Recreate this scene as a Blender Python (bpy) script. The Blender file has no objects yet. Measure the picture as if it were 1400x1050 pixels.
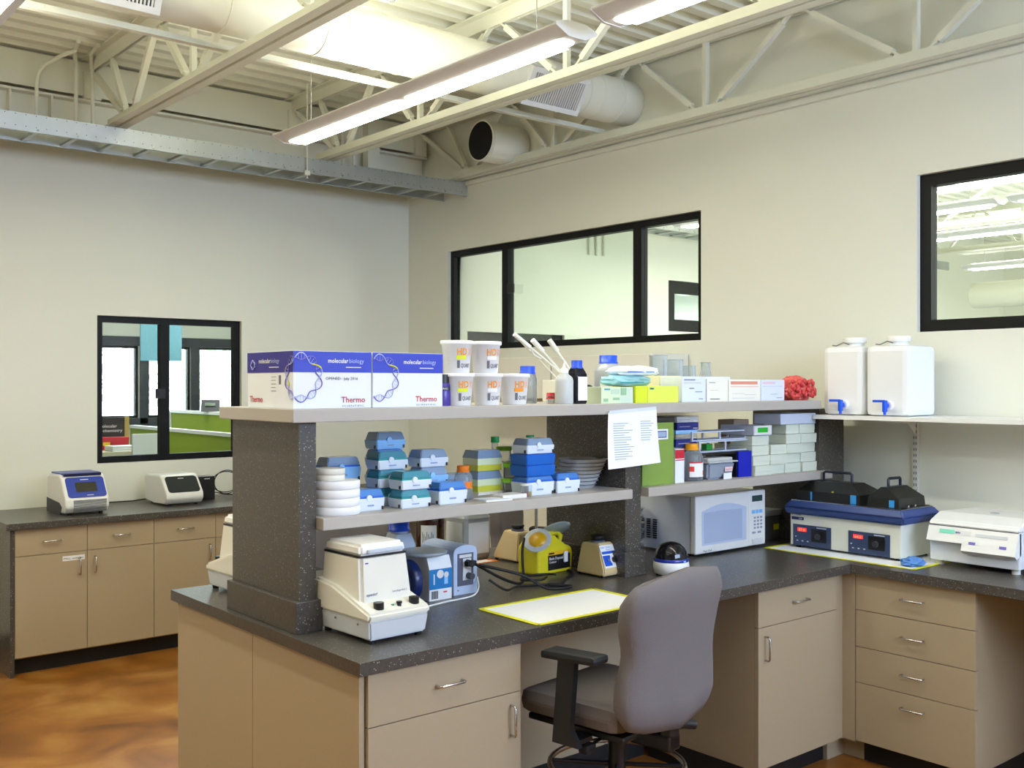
import bpy, bmesh, math, random
from mathutils import Vector, Matrix
random.seed(7)
SC = bpy.context.scene
COL = SC.collection
R = math.radians
# ---------------------------------------------------------------- camera
cd = bpy.data.cameras.new('camera'); cam = bpy.data.objects.new('camera', cd); COL.objects.link(cam)
cd.sensor_width = 36.0; cd.lens = 36.0 * 1410 / 1400.0; cd.clip_start = 0.05; cd.clip_end = 200
cam.location = (0, 0, 1.73); cam.rotation_euler = (R(90), 0, R(49.95 - 90))
SC.camera = cam
# ---------------------------------------------------------------- world, exposure, daylight
w = bpy.data.worlds.new('sky'); SC.world = w; w.use_nodes = True
bg = w.node_tree.nodes['Background']; bg.inputs[0].default_value = (0.80, 0.90, 1.0, 1); bg.inputs[1].default_value = 7.0
SC.view_settings.view_transform = 'Standard'; SC.view_settings.look = 'None'
SC.view_settings.exposure = 0.2; SC.view_settings.gamma = 1.0; SC.view_settings.use_curve_mapping = False
SC.cycles.max_bounces = 8; SC.cycles.diffuse_bounces = 5; SC.cycles.glossy_bounces = 4
SC.cycles.transmission_bounces = 8; SC.cycles.transparent_max_bounces = 16
SC.cycles.sample_clamp_indirect = 6.0; SC.cycles.caustics_reflective = False; SC.cycles.caustics_refractive = False
def area(name, loc, rot, sx, sy, power, col):
    l = bpy.data.lights.new(name, 'AREA'); l.shape = 'RECTANGLE'; l.size = sx; l.size_y = sy
    l.energy = power; l.color = col
    o = bpy.data.objects.new(name, l); COL.objects.link(o); o.location = loc; o.rotation_euler = rot
    return o
LAMP = (0.985, 0.97, 0.82); DAY = (0.42, 0.56, 1.0)
# daylight that enters through the big window in the wall behind the camera
area('window_daylight', (3.1, -1.96, 2.60), (R(74), 0, 0), 3.4, 1.2, 125, DAY)

# ---------------------------------------------------------------- materials
def lin(c):
    return tuple((v/12.92 if v <= .04045 else ((v+.055)/1.055)**2.4) for v in c)
MATS = {}
def M(name, rgb=(128,128,128), rough=.5, metal=0.0, emit=0.0, spec=.5, alpha=None, grain=0.0, gscale=40, bump=0.0, trans=0.0):
    if name in MATS: return MATS[name]
    m = bpy.data.materials.new(name); m.use_nodes = True; nt = m.node_tree; b = nt.nodes['Principled BSDF']
    c = lin([v/255 for v in rgb]) + (1,)
    b.inputs['Base Color'].default_value = c; b.inputs['Roughness'].default_value = rough
    b.inputs['Metallic'].default_value = metal; b.inputs['Specular IOR Level'].default_value = spec
    if emit: b.inputs['Emission Color'].default_value = c; b.inputs['Emission Strength'].default_value = emit
    if trans: b.inputs['Transmission Weight'].default_value = trans
    if alpha is not None: b.inputs['Alpha'].default_value = alpha
    if grain or bump:
        tc = nt.nodes.new('ShaderNodeTexCoord'); n = nt.nodes.new('ShaderNodeTexNoise')
        n.inputs['Scale'].default_value = gscale; n.inputs['Detail'].default_value = 4
        nt.links.new(tc.outputs['Object'], n.inputs['Vector'])
        if grain:
            mx = nt.nodes.new('ShaderNodeMix'); mx.data_type = 'RGBA'; mx.blend_type = 'MIX'
            mx.inputs['A'].default_value = tuple(v*(1-grain) for v in c[:3]) + (1,)
            mx.inputs['B'].default_value = tuple(min(1, v*(1+grain)) for v in c[:3]) + (1,)
            nt.links.new(n.outputs['Fac'], mx.inputs['Factor']); nt.links.new(mx.outputs['Result'], b.inputs['Base Color'])
        if bump:
            bp = nt.nodes.new('ShaderNodeBump'); bp.inputs['Strength'].default_value = bump; bp.inputs['Distance'].default_value = .01
            nt.links.new(n.outputs['Fac'], bp.inputs['Height']); nt.links.new(bp.outputs['Normal'], b.inputs['Normal'])
    MATS[name] = m; return m
def glassy(name, rgb, clear=.8, rough=.05):
    """thin clear plastic or pane: mix of transparent and glossy/diffuse by fresnel"""
    m = bpy.data.materials.new(name); m.use_nodes = True; nt = m.node_tree; nt.nodes.clear()
    out = nt.nodes.new('ShaderNodeOutputMaterial'); tr = nt.nodes.new('ShaderNodeBsdfTransparent'); pb = nt.nodes.new('ShaderNodeBsdfPrincipled')
    mx = nt.nodes.new('ShaderNodeMixShader'); c = lin([v/255 for v in rgb]) + (1,)
    tr.inputs[0].default_value = tuple(.55 + .45*v for v in c[:3]) + (1,)
    pb.inputs['Base Color'].default_value = c; pb.inputs['Roughness'].default_value = rough
    lw = nt.nodes.new('ShaderNodeFresnel'); lw.inputs['IOR'].default_value = 1.3
    mt = nt.nodes.new('ShaderNodeMath'); mt.operation = 'ADD'; mt.use_clamp = True; mt.inputs[1].default_value = 1 - clear
    nt.links.new(lw.outputs[0], mt.inputs[0]); nt.links.new(mt.outputs[0], mx.inputs[0])
    nt.links.new(tr.outputs[0], mx.inputs[1]); nt.links.new(pb.outputs[0], mx.inputs[2]); nt.links.new(mx.outputs[0], out.inputs[0])
    MATS[name] = m; return m
def pane_mat():
    m = bpy.data.materials.new('window_glass'); m.use_nodes = True; nt = m.node_tree; nt.nodes.clear()
    out = nt.nodes.new('ShaderNodeOutputMaterial'); tr = nt.nodes.new('ShaderNodeBsdfTransparent'); gl = nt.nodes.new('ShaderNodeBsdfGlossy')
    gl.inputs['Roughness'].default_value = .02; tr.inputs[0].default_value = (.94, .97, .95, 1)
    mx = nt.nodes.new('ShaderNodeMixShader'); fr = nt.nodes.new('ShaderNodeFresnel'); fr.inputs[0].default_value = 1.25
    nt.links.new(fr.outputs[0], mx.inputs[0]); nt.links.new(tr.outputs[0], mx.inputs[1]); nt.links.new(gl.outputs[0], mx.inputs[2]); nt.links.new(mx.outputs[0], out.inputs[0])
    MATS['glass'] = m; return m
GLASS = pane_mat()
def floor_mat():
    m = bpy.data.materials.new('stained_concrete'); m.use_nodes = True; nt = m.node_tree; b = nt.nodes['Principled BSDF']
    tc = nt.nodes.new('ShaderNodeTexCoord'); n1 = nt.nodes.new('ShaderNodeTexNoise'); n1.inputs['Scale'].default_value = 2.6; n1.inputs['Detail'].default_value = 9; n1.inputs['Distortion'].default_value = .5
    nt.links.new(tc.outputs['Object'], n1.inputs['Vector'])
    cr = nt.nodes.new('ShaderNodeValToRGB'); e = cr.color_ramp.elements
    e[0].position = .30; e[0].color = lin((.42,.25,.09)) + (1,); e[1].position = .72; e[1].color = lin((.72,.54,.28)) + (1,)
    k = cr.color_ramp.elements.new(.5); k.color = lin((.60,.38,.14)) + (1,)
    nt.links.new(n1.outputs['Fac'], cr.inputs[0]); nt.links.new(cr.outputs[0], b.inputs['Base Color'])
    b.inputs['Roughness'].default_value = .32; return m
def speckle_mat():
    m = bpy.data.materials.new('speckled_laminate'); m.use_nodes = True; nt = m.node_tree; b = nt.nodes['Principled BSDF']
    tc = nt.nodes.new('ShaderNodeTexCoord'); v = nt.nodes.new('ShaderNodeTexVoronoi'); v.inputs['Scale'].default_value = 170
    nt.links.new(tc.outputs['Object'], v.inputs['Vector'])
    lt = nt.nodes.new('ShaderNodeMath'); lt.operation = 'LESS_THAN'; lt.inputs[1].default_value = .32
    nt.links.new(v.outputs['Distance'], lt.inputs[0])
    sp = nt.nodes.new('ShaderNodeSeparateColor'); nt.links.new(v.outputs['Color'], sp.inputs[0])
    gt = nt.nodes.new('ShaderNodeMath'); gt.operation = 'GREATER_THAN'; gt.inputs[1].default_value = .86; nt.links.new(sp.outputs[0], gt.inputs[0])
    ml = nt.nodes.new('ShaderNodeMath'); ml.operation = 'MULTIPLY'; nt.links.new(lt.outputs[0], ml.inputs[0]); nt.links.new(gt.outputs[0], ml.inputs[1])
    n = nt.nodes.new('ShaderNodeTexNoise'); n.inputs['Scale'].default_value = 90; n.inputs['Detail'].default_value = 3; nt.links.new(tc.outputs['Object'], n.inputs['Vector'])
    base = nt.nodes.new('ShaderNodeMix'); base.data_type = 'RGBA'; base.inputs['A'].default_value = lin((.20,.19,.175)) + (1,); base.inputs['B'].default_value = lin((.36,.34,.315)) + (1,)
    nt.links.new(n.outputs['Fac'], base.inputs['Factor'])
    mx = nt.nodes.new('ShaderNodeMix'); mx.data_type = 'RGBA'; mx.inputs['B'].default_value = lin((.68,.66,.62)) + (1,)
    nt.links.new(ml.outputs[0], mx.inputs['Factor']); nt.links.new(base.outputs['Result'], mx.inputs['A']); nt.links.new(mx.outputs['Result'], b.inputs['Base Color'])
    b.inputs['Roughness'].default_value = .30; return m
FLOOR = floor_mat(); SPECK = speckle_mat()
WALL = M('wall_paint', (231,231,217), .6, bump=.05, gscale=120)
CEIL = M('ceiling_paint', (230,230,214), .55)
STEEL = M('steel_paint', (226,226,210), .5)
GALV = M('galvanised', (190,194,194), .35, .85, grain=.1, gscale=15)
BLACK = M('black_frame', (9,10,11), .5, spec=.25)
TAN = M('cabinet_laminate', (172,156,128), .5, grain=.03, gscale=60)
TOE = M('toe_kick_rubber', (22,22,22), .6)
SHELF = M('shelf_laminate', (178,172,164), .5)
CHROME = M('brushed_steel', (200,200,200), .25, 1.0)
WHITE = M('white_plastic', (236,236,232), .35)
OFFW = M('off_white_plastic', (228,226,214), .4)
PAPER = M('paper', (240,242,245), .8)
DARK = M('dark_plastic', (24,24,26), .35)
RUBBER = M('black_rubber', (14,14,15), .6)
FABRIC = M('chair_fabric', (112,106,106), .9, grain=.08, gscale=300, bump=.15)
YELT = M('yellow_tape', (232,232,20), .5)
LAMPM = M('lamp_lens', (255,250,238), .5, emit=9.0)
FIX = M('fixture_white', (225,225,225), .45)
BLUE = M('blue_cap', (30,80,215), .4)
ORANGE = M('orange_cap', (235,125,20), .45)
INK = M('ink', (40,40,50), .6)
GREYINK = M('grey_ink', (105,107,116), .6)
CLEARP = glassy('clear_plastic', (228,234,236), .90, .15)
FROST = glassy('frosted_plastic', (222,226,226), .35, .35)
GREYJAR = glassy('clear_bottle', (195,205,212), .70, .08)
AMBER = M('amber_glass', (52,26,12), .08)

# ---------------------------------------------------------------- mesh helpers
class MB:
    def __init__(s): s.bm = bmesh.new(); s.sm = []
    def _add(s, vs, fs, smooth=False):
        v = [s.bm.verts.new(p) for p in vs]
        for f in fs:
            try:
                q = s.bm.faces.new([v[i] for i in f]); q.smooth = smooth
            except ValueError: pass
        return s
    def box(s, x0, x1, y0, y1, z0, z1, bev=0):
        if bev > 0: return s.rbox(x0, x1, y0, y1, z0, z1, bev)
        vs = [(x,y,z) for z in (z0,z1) for y in (y0,y1) for x in (x0,x1)]
        return s._add(vs, [(0,2,3,1),(4,5,7,6),(0,1,5,4),(2,6,7,3),(0,4,6,2),(1,3,7,5)])
    def rbox(s, x0, x1, y0, y1, z0, z1, b):
        t = bmesh.new(); bmesh.ops.create_cube(t, size=1)
        for v in t.verts: v.co = Vector((x0+(v.co.x+.5)*(x1-x0), y0+(v.co.y+.5)*(y1-y0), z0+(v.co.z+.5)*(z1-z0)))
        b = min(b, .49*min(abs(x1-x0), abs(y1-y0), abs(z1-z0)))
        bmesh.ops.bevel(t, geom=list(t.edges), offset=b, segments=2, profile=.6, affect='EDGES')
        t.verts.ensure_lookup_table(); t.verts.index_update()
        s._add([v.co.copy() for v in t.verts], [[v.index for v in f.verts] for f in t.faces]); t.free(); return s
    def frus(s, b0, b1, z0, z1):
        """b0,b1 = (x0,x1,y0,y1) at z0 and z1"""
        vs = []
        for b, z in ((b0,z0),(b1,z1)): vs += [(b[0],b[2],z),(b[1],b[2],z),(b[1],b[3],z),(b[0],b[3],z)]
        return s._add(vs, [(3,2,1,0),(4,5,6,7),(0,1,5,4),(1,2,6,5),(2,3,7,6),(3,0,4,7)])
    def prism(s, poly, axis, a, b):
        n = len(poly); vs = []
        for t in (a, b):
            for p, q in poly: vs.append({'x':(t,p,q), 'y':(p,t,q), 'z':(p,q,t)}[axis])
        return s._add(vs, [tuple(range(n))[::-1], tuple(range(n, 2*n))] + [(i, (i+1)%n, n+(i+1)%n, n+i) for i in range(n)])
    def lathe(s, prof, c=(0,0,0), n=20, axis='z', smooth=True):
        vs = []; fs = []
        for r, h in prof:
            for i in range(n):
                a = 2*math.pi*i/n; u, v = max(r,1e-5)*math.cos(a), max(r,1e-5)*math.sin(a)
                p = {'z':(u,v,h), 'x':(h,u,v), 'y':(u,h,v)}[axis]
                vs.append((p[0]+c[0], p[1]+c[1], p[2]+c[2]))
        for k in range(len(prof)-1):
            for i in range(n): fs.append((k*n+i, k*n+(i+1)%n, (k+1)*n+(i+1)%n, (k+1)*n+i))
        s._add(vs, fs, smooth); m = len(prof)-1
        s._add(vs[:n], [tuple(range(n))[::-1]]); s._add(vs[m*n:], [tuple(range(n))]); return s
    def cyl(s, c, r, z0, z1, n=20, axis='z', r2=None): return s.lathe([(r,z0),(r if r2 is None else r2,z1)], c, n, axis)
    def tube(s, pts, r, n=8, closed=False, smooth=True):
        pts = [Vector(p) for p in pts]; m = len(pts); vs = []; fs = []; up = Vector((0,0,1)); prev = None
        for k, p in enumerate(pts):
            if closed: t = (pts[(k+1)%m] - pts[k-1])
            else: t = (pts[min(k+1,m-1)] - pts[max(k-1,0)])
            t.normalize()
            if prev is None:
                a = up if abs(t.z) < .9 else Vector((1,0,0)); u = (a - t*a.dot(t)).normalized()
            else: u = (prev - t*prev.dot(t)).normalized()
            prev = u; v = t.cross(u)
            for i in range(n):
                a = 2*math.pi*i/n; vs.append(p + u*r*math.cos(a) + v*r*math.sin(a))
        K = m if closed else m-1
        for k in range(K):
            for i in range(n): fs.append((k*n+i, k*n+(i+1)%n, ((k+1)%m)*n+(i+1)%n, ((k+1)%m)*n+i))
        s._add(vs, fs, smooth)
        if not closed: s._add(vs[:n], [tuple(range(n))[::-1]]); s._add(vs[-n:], [tuple(range(n))])
        return s
    def bar(s, p, q, wd, ht=None, up=(0,0,1)):
        """straight rectangular bar from p to q"""
        p, q = Vector(p), Vector(q); ht = ht or wd; t = (q-p).normalized(); up = Vector(up)
        if abs(t.dot(up)) > .95: up = Vector((1,0,0))
        a = t.cross(up).normalized(); b = a.cross(t); vs = []
        for o in (p, q):
            for i, j in ((-1,-1),(1,-1),(1,1),(-1,1)): vs.append(o + a*i*wd/2 + b*j*ht/2)
        return s._add(vs, [(3,2,1,0),(4,5,6,7),(0,1,5,4),(1,2,6,5),(2,3,7,6),(3,0,4,7)])
    def ball(s, c, rx, ry=None, rz=None, n=14):
        ry = ry or rx; rz = rz or rx; vs = []; fs = []; K = n//2
        for k in range(K+1):
            ph = math.pi*k/K
            for i in range(n):
                a = 2*math.pi*i/n; vs.append((c[0]+rx*max(math.sin(ph),1e-4)*math.cos(a), c[1]+ry*max(math.sin(ph),1e-4)*math.sin(a), c[2]-rz*math.cos(ph)))
        for k in range(K):
            for i in range(n): fs.append((k*n+i, k*n+(i+1)%n, (k+1)*n+(i+1)%n, (k+1)*n+i))
        return s._add(vs, fs, True)
    def build(s, name, mat, parent=None, kind=None, label=None, loc=None, rot=None):
        bmesh.ops.recalc_face_normals(s.bm, faces=s.bm.faces)
        me = bpy.data.meshes.new(name); s.bm.to_mesh(me); s.bm.free()
        me.materials.append(mat); o = bpy.data.objects.new(name, me); COL.objects.link(o)
        if parent: o.parent = parent
        if kind: o['kind'] = kind
        if label: o['label'] = label
        if loc: o.location = loc
        if rot: o.rotation_euler = rot
        return o
def thing(name, label, cat, loc=(0,0,0), rz=0.0, group=None):
    o = bpy.data.objects.new(name, None); o.empty_display_size = .05; COL.objects.link(o)
    o.location = loc; o.rotation_euler = (0,0,rz); o['label'] = label; o['category'] = cat
    if group: o['group'] = group
    return o
def tag(o, label, cat, group=None):
    o['label'] = label; o['category'] = cat
    if group: o['group'] = group
    return o
def dup(root, loc=None, rz=None, label=None, group=None):
    def cp(o, par):
        c = o.copy(); COL.objects.link(c); c.parent = par
        for ch in list(o.children): cp(ch, c)
        return c
    r = cp(root, None)
    if loc is not None: r.location = loc
    if rz is not None: r.rotation_euler = (0,0,rz)
    if label: r['label'] = label
    if group: r['group'] = group
    return r
def flat(org, right, up):
    o, r, u = Vector(org), Vector(right).normalized(), Vector(up).normalized(); n = r.cross(u)
    return lambda a, b, c: o + r*a + u*b + n*c
def wrap(c, rad, ang0, z0, taper=0.0):
    """maps (a,b) onto a vertical cylinder; taper = radius gain per metre of height"""
    def f(a, b, d):
        rr = rad + taper*b + d; t = ang0 + a/rad
        return Vector((c[0]+rr*math.cos(t), c[1]+rr*math.sin(t), z0+b))
    return f
def text(s, mp, h, mat, parent, name='lettering', width=None, bold=0, align='L'):
    cu = bpy.data.curves.new('t', 'FONT'); cu.body = s; cu.size = 1.0; cu.resolution_u = 2; cu.offset = bold
    o = bpy.data.objects.new('t', cu); COL.objects.link(o)
    dg = bpy.context.evaluated_depsgraph_get(); me = bpy.data.meshes.new_from_object(o.evaluated_get(dg))
    bpy.data.objects.remove(o); bpy.data.curves.remove(cu)
    xs = [v.co.x for v in me.vertices]; ys = [v.co.y for v in me.vertices]
    x0, x1 = min(xs), max(xs); y0 = min(min(ys), 0); k = h/.72; kx = k
    if width: kx = width/(x1-x0)
    off = {'L':0, 'C':-.5*(x1-x0)*kx, 'R':-(x1-x0)*kx}[align]
    for v in me.vertices: v.co = mp((v.co.x-x0)*kx+off, v.co.y*k, .0008)
    me.materials.append(mat); p = bpy.data.objects.new(name, me); COL.objects.link(p); p.parent = parent; me.name = name
    return p
def patch(mp, a0, a1, b0, b1, mat, parent, name='printed_label', n=1, lift=.0004, label=None):
    """thin printed patch lying on a surface"""
    m = MB(); T = lift
    vs = [mp(a0+(a1-a0)*i/n, b, d) for d in (0, T) for b in (b0, b1) for i in range(n+1)]
    W = n+1; fs = []
    for i in range(n):
        fs += [(i, i+1, W+i+1, W+i), (2*W+i, 3*W+i, 3*W+i+1, 2*W+i+1), (i, 2*W+i, 2*W+i+1, i+1), (W+i, W+i+1, 3*W+i+1, 3*W+i)]
    fs += [(0, W, 3*W, 2*W), (n, 2*W+n, 3*W+n, W+n)]
    m._add(vs, fs); return m.build(name, mat, parent, label=label)

# ================================================================ THE SETTING
XW, YW = 4.97, 7.28          # right wall plane, left (far) wall plane
ZD = 3.86                    # underside of the deck
X0, Y0 = -3.0, -2.0          # walls behind the camera
XE, YE = 16.0, 12.4          # far walls of the hall and the office
MB().box(X0-.2, XE+.2, Y0-.2, YE+.2, -.12, 0).build('floor', FLOOR, kind='structure')
MB().box(XW+.12, XE, Y0, YW, 0, .004).box(X0, XE, YW+.12, YE, 0, .004).build('floor_bounce_layer', M('bounce_grey', (150,152,152), .9), kind='structure')  # unseen grey layer, added to cut the orange floor bounce in both rooms
def wall_with_holes(name, axis, p0, p1, a0, a1, z0, z1, holes, mat=WALL):
    """axis 'x': wall in plane X=p0..p1 running along Y a0..a1; holes (b0,b1,zb,zt)"""
    m = MB(); xs = sorted({a0, a1} | {h[0] for h in holes} | {h[1] for h in holes})
    for i in range(len(xs)-1):
        u, v = xs[i], xs[i+1]; hh = [h for h in holes if h[0] <= u+1e-6 and h[1] >= v-1e-6]
        segs = [(z0, hh[0][2]), (hh[0][3], z1)] if hh else [(z0, z1)]
        for s, t in segs:
            if axis == 'x': m.box(p0, p1, u, v, s, t)
            else: m.box(u, v, p0, p1, s, t)
    return m.build(name, mat, kind='structure')
W1 = (2.385, 3.45, 1.18, 2.205); W2 = (4.107, 6.72, 2.0, 2.80); W3 = (0.95, 2.70, 1.995, 2.797)
TH = .12
wall_with_holes('wall_left', 'y', YW, YW+TH, X0, XW, 0, ZD+.1, [W1])
wall_with_holes('wall_right', 'x', XW, XW+TH, Y0, YW+TH, 0, ZD+.1, [W3, W2])
wall_with_holes('wall_back', 'y', Y0-TH, Y0, X0-TH, XE, 0, ZD+.1, [(1.4, 4.8, 1.95, 3.25)])
wall_with_holes('wall_front', 'x', X0-TH, X0, Y0, YE, 0, ZD+.1, [])
# corrugated steel deck, ribs running along X
def deck(name, x0, x1, y0, y1, z, pitch=.166):
    m = MB(); prof = []; y = y0
    while y < y1:
        prof += [(y, z), (y+.062, z), (y+.082, z+.042), (y+.146, z+.042)]; y += pitch
    vs = []; n = len(prof)
    for x in (x0, x1): vs += [(x, p, q) for p, q in prof]
    for x in (x0, x1): vs += [(x, p, z+.07) for p, q in prof]
    fs = [(i, i+1, n+i+1, n+i) for i in range(n-1)] + [(2*n+i, 3*n+i, 3*n+i+1, 2*n+i+1) for i in range(n-1)]
    m._add(vs, fs); return m.build(name, CEIL, kind='structure')
deck('ceiling', X0, XW, Y0, YW, ZD)
deck('ceiling', XW+TH, XE, Y0, YW, ZD)
MB().box(X0-.2, XE+.2, Y0-.2, YW, ZD+.072, ZD+.14).build('ceiling_roof_slab', CEIL, kind='structure')
MB().box(X0-.2, XE+.2, YW+TH, YE+.2, 3.0, 3.1).build('ceiling_office', CEIL, kind='structure')
# baseboard along the left wall to the left of the counter
MB().box(X0, 1.62, YW-.012, YW, 0, .10).build('baseboard_left', TOE, kind='structure')
# plate the joist rests against on the right wall
MB().box(XW-.03, XW, Y0, YW, 3.290, 3.322).build('trim_1', STEEL, kind='structure')

# ---- windows (black aluminium, glass panes set back in the wall)
def window(name, axis, p, a0, a1, z0, z1, mulls, latches, fw=.045, head=None):
    root = bpy.data.objects.new(name, None); COL.objects.link(root); root['kind'] = 'structure'
    def bx(m, u0, u1, zz0, zz1, d0, d1):
        return m.box(p+d0, p+d1, u0, u1, zz0, zz1) if axis == 'x' else m.box(u0, u1, p+d0, p+d1, zz0, zz1)
    e = .001
    m = MB(); bx(m, a0+e, a0+fw, z0+e, z1-e, .03, .09); bx(m, a1-fw, a1-e, z0+e, z1-e, .03, .09)
    bx(m, a0+fw, a1-fw, z0+e, z0+fw, .03, .09); bx(m, a0+fw, a1-fw, z1-fw, z1-e, .03, .09); m.build('window_frame', BLACK, root)
    edges = [a0+fw]
    for c, wd in mulls:
        m = MB(); bx(m, c-wd/2, c+wd/2, z0+fw, z1-fw, .028, .088); m.build('mullion', BLACK, root); edges += [c-wd/2, c+wd/2]
    edges.append(a1-fw)
    for i in range(0, len(edges), 2):
        m = MB(); bx(m, edges[i], edges[i+1], z0+fw, z1-fw, .058, .062); m.build('pane', GLASS, root)
    for c, z in latches:
        m = MB(); bx(m, c-.035, c+.035, z-.035, z+.035, .012, .028); m.build('latch', DARK, root)
    return root
window('window_1', 'y', YW, *W1, [(2.872, .066)], [(2.835, 1.66)])
window('window_2', 'x', XW, *W2, [(6.03, .07), (4.665, .075)], [(5.95, 2.45)])
window('window_3', 'x', XW, *W3, [(1.5, .07)], [], .06)
# window behind the camera, the daylight comes through it
window('window_4', 'y', Y0-.12, 1.4, 4.8, 1.95, 3.25, [(2.5, .06), (3.7, .06)], [])

# ================================================================ STEELWORK OVERHEAD
BN = [6.276, 5.333, 3.987, 2.649, 1.31, -.03, -1.37]; TN = [7.10, 6.60, 5.80, 4.547, 3.323, 1.98, .64, -.70, -2.04]
def joist(x, label, rows=True, y0=Y0+.02, y1=7.05, webs=True):
    t = thing('steel_joist', label, 'joist', (x, 0, 0), group=None)
    m = MB()
    for s in (-1, 1):   # bottom chord: two angles with a gap
        m.box(s*.010, s*.062, y0, 6.62, 3.330, 3.338); m.box(s*.010, s*.018, y0, 6.62, 3.338, 3.395)
    m.build('bottom_chord', STEEL, t)
    m = MB()
    for s in (-1, 1):
        m.box(s*.010, s*.062, y0, y1, 3.852, 3.860); m.box(s*.010, s*.018, y0, y1, 3.775, 3.852)
    m.build('top_chord', STEEL, t)
    MB().box(-.055, .055, 6.95, 7.12, 3.60, 3.775).build('seat_angle', STEEL, t)
    b = BN; k = TN
    pairs = [((0, 7.02, 3.79), (0, 6.60, 3.38))]
    nodes = []
    bots = [6.276]+BN[1:]
    tops = [6.60, 5.80, 4.547, 3.323, 1.98, .64, -.70, -2.04]
    pairs = [((0, 6.98, 3.80), (0, 6.33, 3.36), 1)]
    for i, by in enumerate(bots):
        if i < len(tops): pairs.append(((0, tops[i], 3.80), (0, by+.05, 3.37), 0))
        if i+1 < len(tops): pairs.append(((0, by-.05, 3.37), (0, tops[i+1]+.05, 3.80), 0))
    for p, q, f in pairs:
        mm = MB(); P, Q = Vector(p), Vector(q); m1 = P.lerp(Q, .12); m2 = P.lerp(Q, .88)
        mm.bar(P, m1, .012, .03, (1,0,0)); mm.bar(m1, m2, .034, .034, (1,0,0)); mm.bar(m2, Q, .012, .03, (1,0,0)); mm.build('web_diagonal', STEEL, t)
    for by in bots[1:]:
        MB().bar((0, by, 3.39), (0, by, 3.80), .03, .03).build('web_vertical', STEEL, t)
    return t
joist(4.87, 'cream steel bar joist running along the top of the right wall')
joist(3.73, 'cream steel bar joist just right of the long lit fixture')
joist(2.25, 'cream steel bar joist left of the duct, its bottom chord crossing the upper left')
joist(.85, 'cream steel bar joist nearest the corner behind the leftmost lamp')
joist(-.6, 'cream steel bar joist out over the left part of the room')
# girder along the left wall carrying the joists
g = thing('steel_girder', 'cream steel wide-flange girder along the top of the left wall', 'girder', (0,0,0))
MB().box(X0, 4.95, 6.98, 7.13, 3.585, 3.60).build('top_flange', STEEL, g)
MB().box(X0, 4.95, 7.05, 7.06, 3.312, 3.585).build('web', STEEL, g)
MB().box(X0, 4.95, 6.98, 7.13, 3.30, 3.312).build('bottom_flange', STEEL, g)
for x in (1.75, 2.0): MB().box(x, x+.012, 6.985, 7.05, 3.312, 3.585).build('stiffener', STEEL, g)
tag(MB().box(4.33, 4.44, 6.90, 6.98, 3.28, 3.80).build('steel_post', STEEL), 'short cream square steel post in front of the girder near the room corner', 'post')
# horizontal bridging across the joists
br = thing('bridging_bar', 'cream horizontal bridging angle crossing above the bottom chords of the joists', 'bridging', (0,0,0))
MB().box(-1.0, 4.93, 4.86, 4.90, 3.396, 3.402).box(-1.0, 4.93, 4.894, 4.90, 3.402, 3.436).build('angle', STEEL, br)
tag(MB().box(X0, 4.9, 6.98, 6.99, 3.62, 3.84).build('closure_plate', STEEL), 'cream closure plate between the girder and the ribbed deck', 'plate')
# round duct
YD, ZDU, RD = 4.72, 3.575, .145
d = thing('round_duct', 'large cream round air duct running across under the ribbed ceiling', 'duct', (0, YD, ZDU))
MB().lathe([(RD, X0), (RD, XW-.002)], (0,0,0), 36, 'x').build('duct_body', M('duct_paint', (232,230,214), .4), d)
for x in (1.2, 2.125, 2.646, 2.765, 3.02, 3.161, 3.292, 4.0, 4.5, 4.62, 4.80):
    MB().lathe([(RD+.001, x-.004), (RD+.004, x-.002), (RD+.004, x+.002), (RD+.001, x+.004)], (0,0,0), 36, 'x').build('seam', STEEL, d)
def grille(x0, x1, par, ang):
    mtx = Matrix.Rotation(ang, 4, 'X')
    def f(x, t, n): v = mtx @ Vector((x, t, -RD-n)); return v
    m = MB(); hw = .085
    def bx(a0,a1,t0,t1,n0,n1):
        vs = [f(a,t,n) for n in (n0,n1) for t in (t0,t1) for a in (a0,a1)]
        m._add(vs, [(0,2,3,1),(4,5,7,6),(0,1,5,4),(2,6,7,3),(0,4,6,2),(1,3,7,5)])
    bx(x0-.03, x1+.03, -hw-.03, -hw, -.03, .02); bx(x0-.03, x1+.03, hw, hw+.03, -.03, .02); bx(x0-.03, x0, -hw, hw, -.03, .02); bx(x1, x1+.03, -hw, hw, -.03, .02)
    fr = m.build('grille_frame', FIX, par)
    m = MB(); bx(x0, x1, -hw, hw, -.02, 0.004); m.build('grille_void', M('void', (30,30,30), .8), par)
    n = int((x1-x0)/.017)
    for i in range(n):
        m = MB(); c = x0+(i+.5)*(x1-x0)/n; bx(c-.004, c+.004, -hw, hw, .006, .016); m.build('slat', FIX, par)
grille(4.0, 4.40, d, R(-58)); grille(1.30, 1.76, d, R(-66))
s = thing('open_duct_stub', 'short cream duct stub with a dark open end high on the right wall', 'duct', (4.62, 5.84, 3.485))
MB().lathe([(.145, 0), (.145, .34)], (0,0,0), 32, 'x').build('duct_body', MATS['duct_paint'], s)
MB().lathe([(.137, -.010), (.137, -.004)], (0,0,0), 32, 'x').build('duct_opening', M('void2', (12,12,12), .9), s)
MB().lathe([(.139, -.008), (.148, -.008), (.148, .01), (.139, .01)], (0,0,0), 32, 'x').build('rim', STEEL, s)
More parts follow.
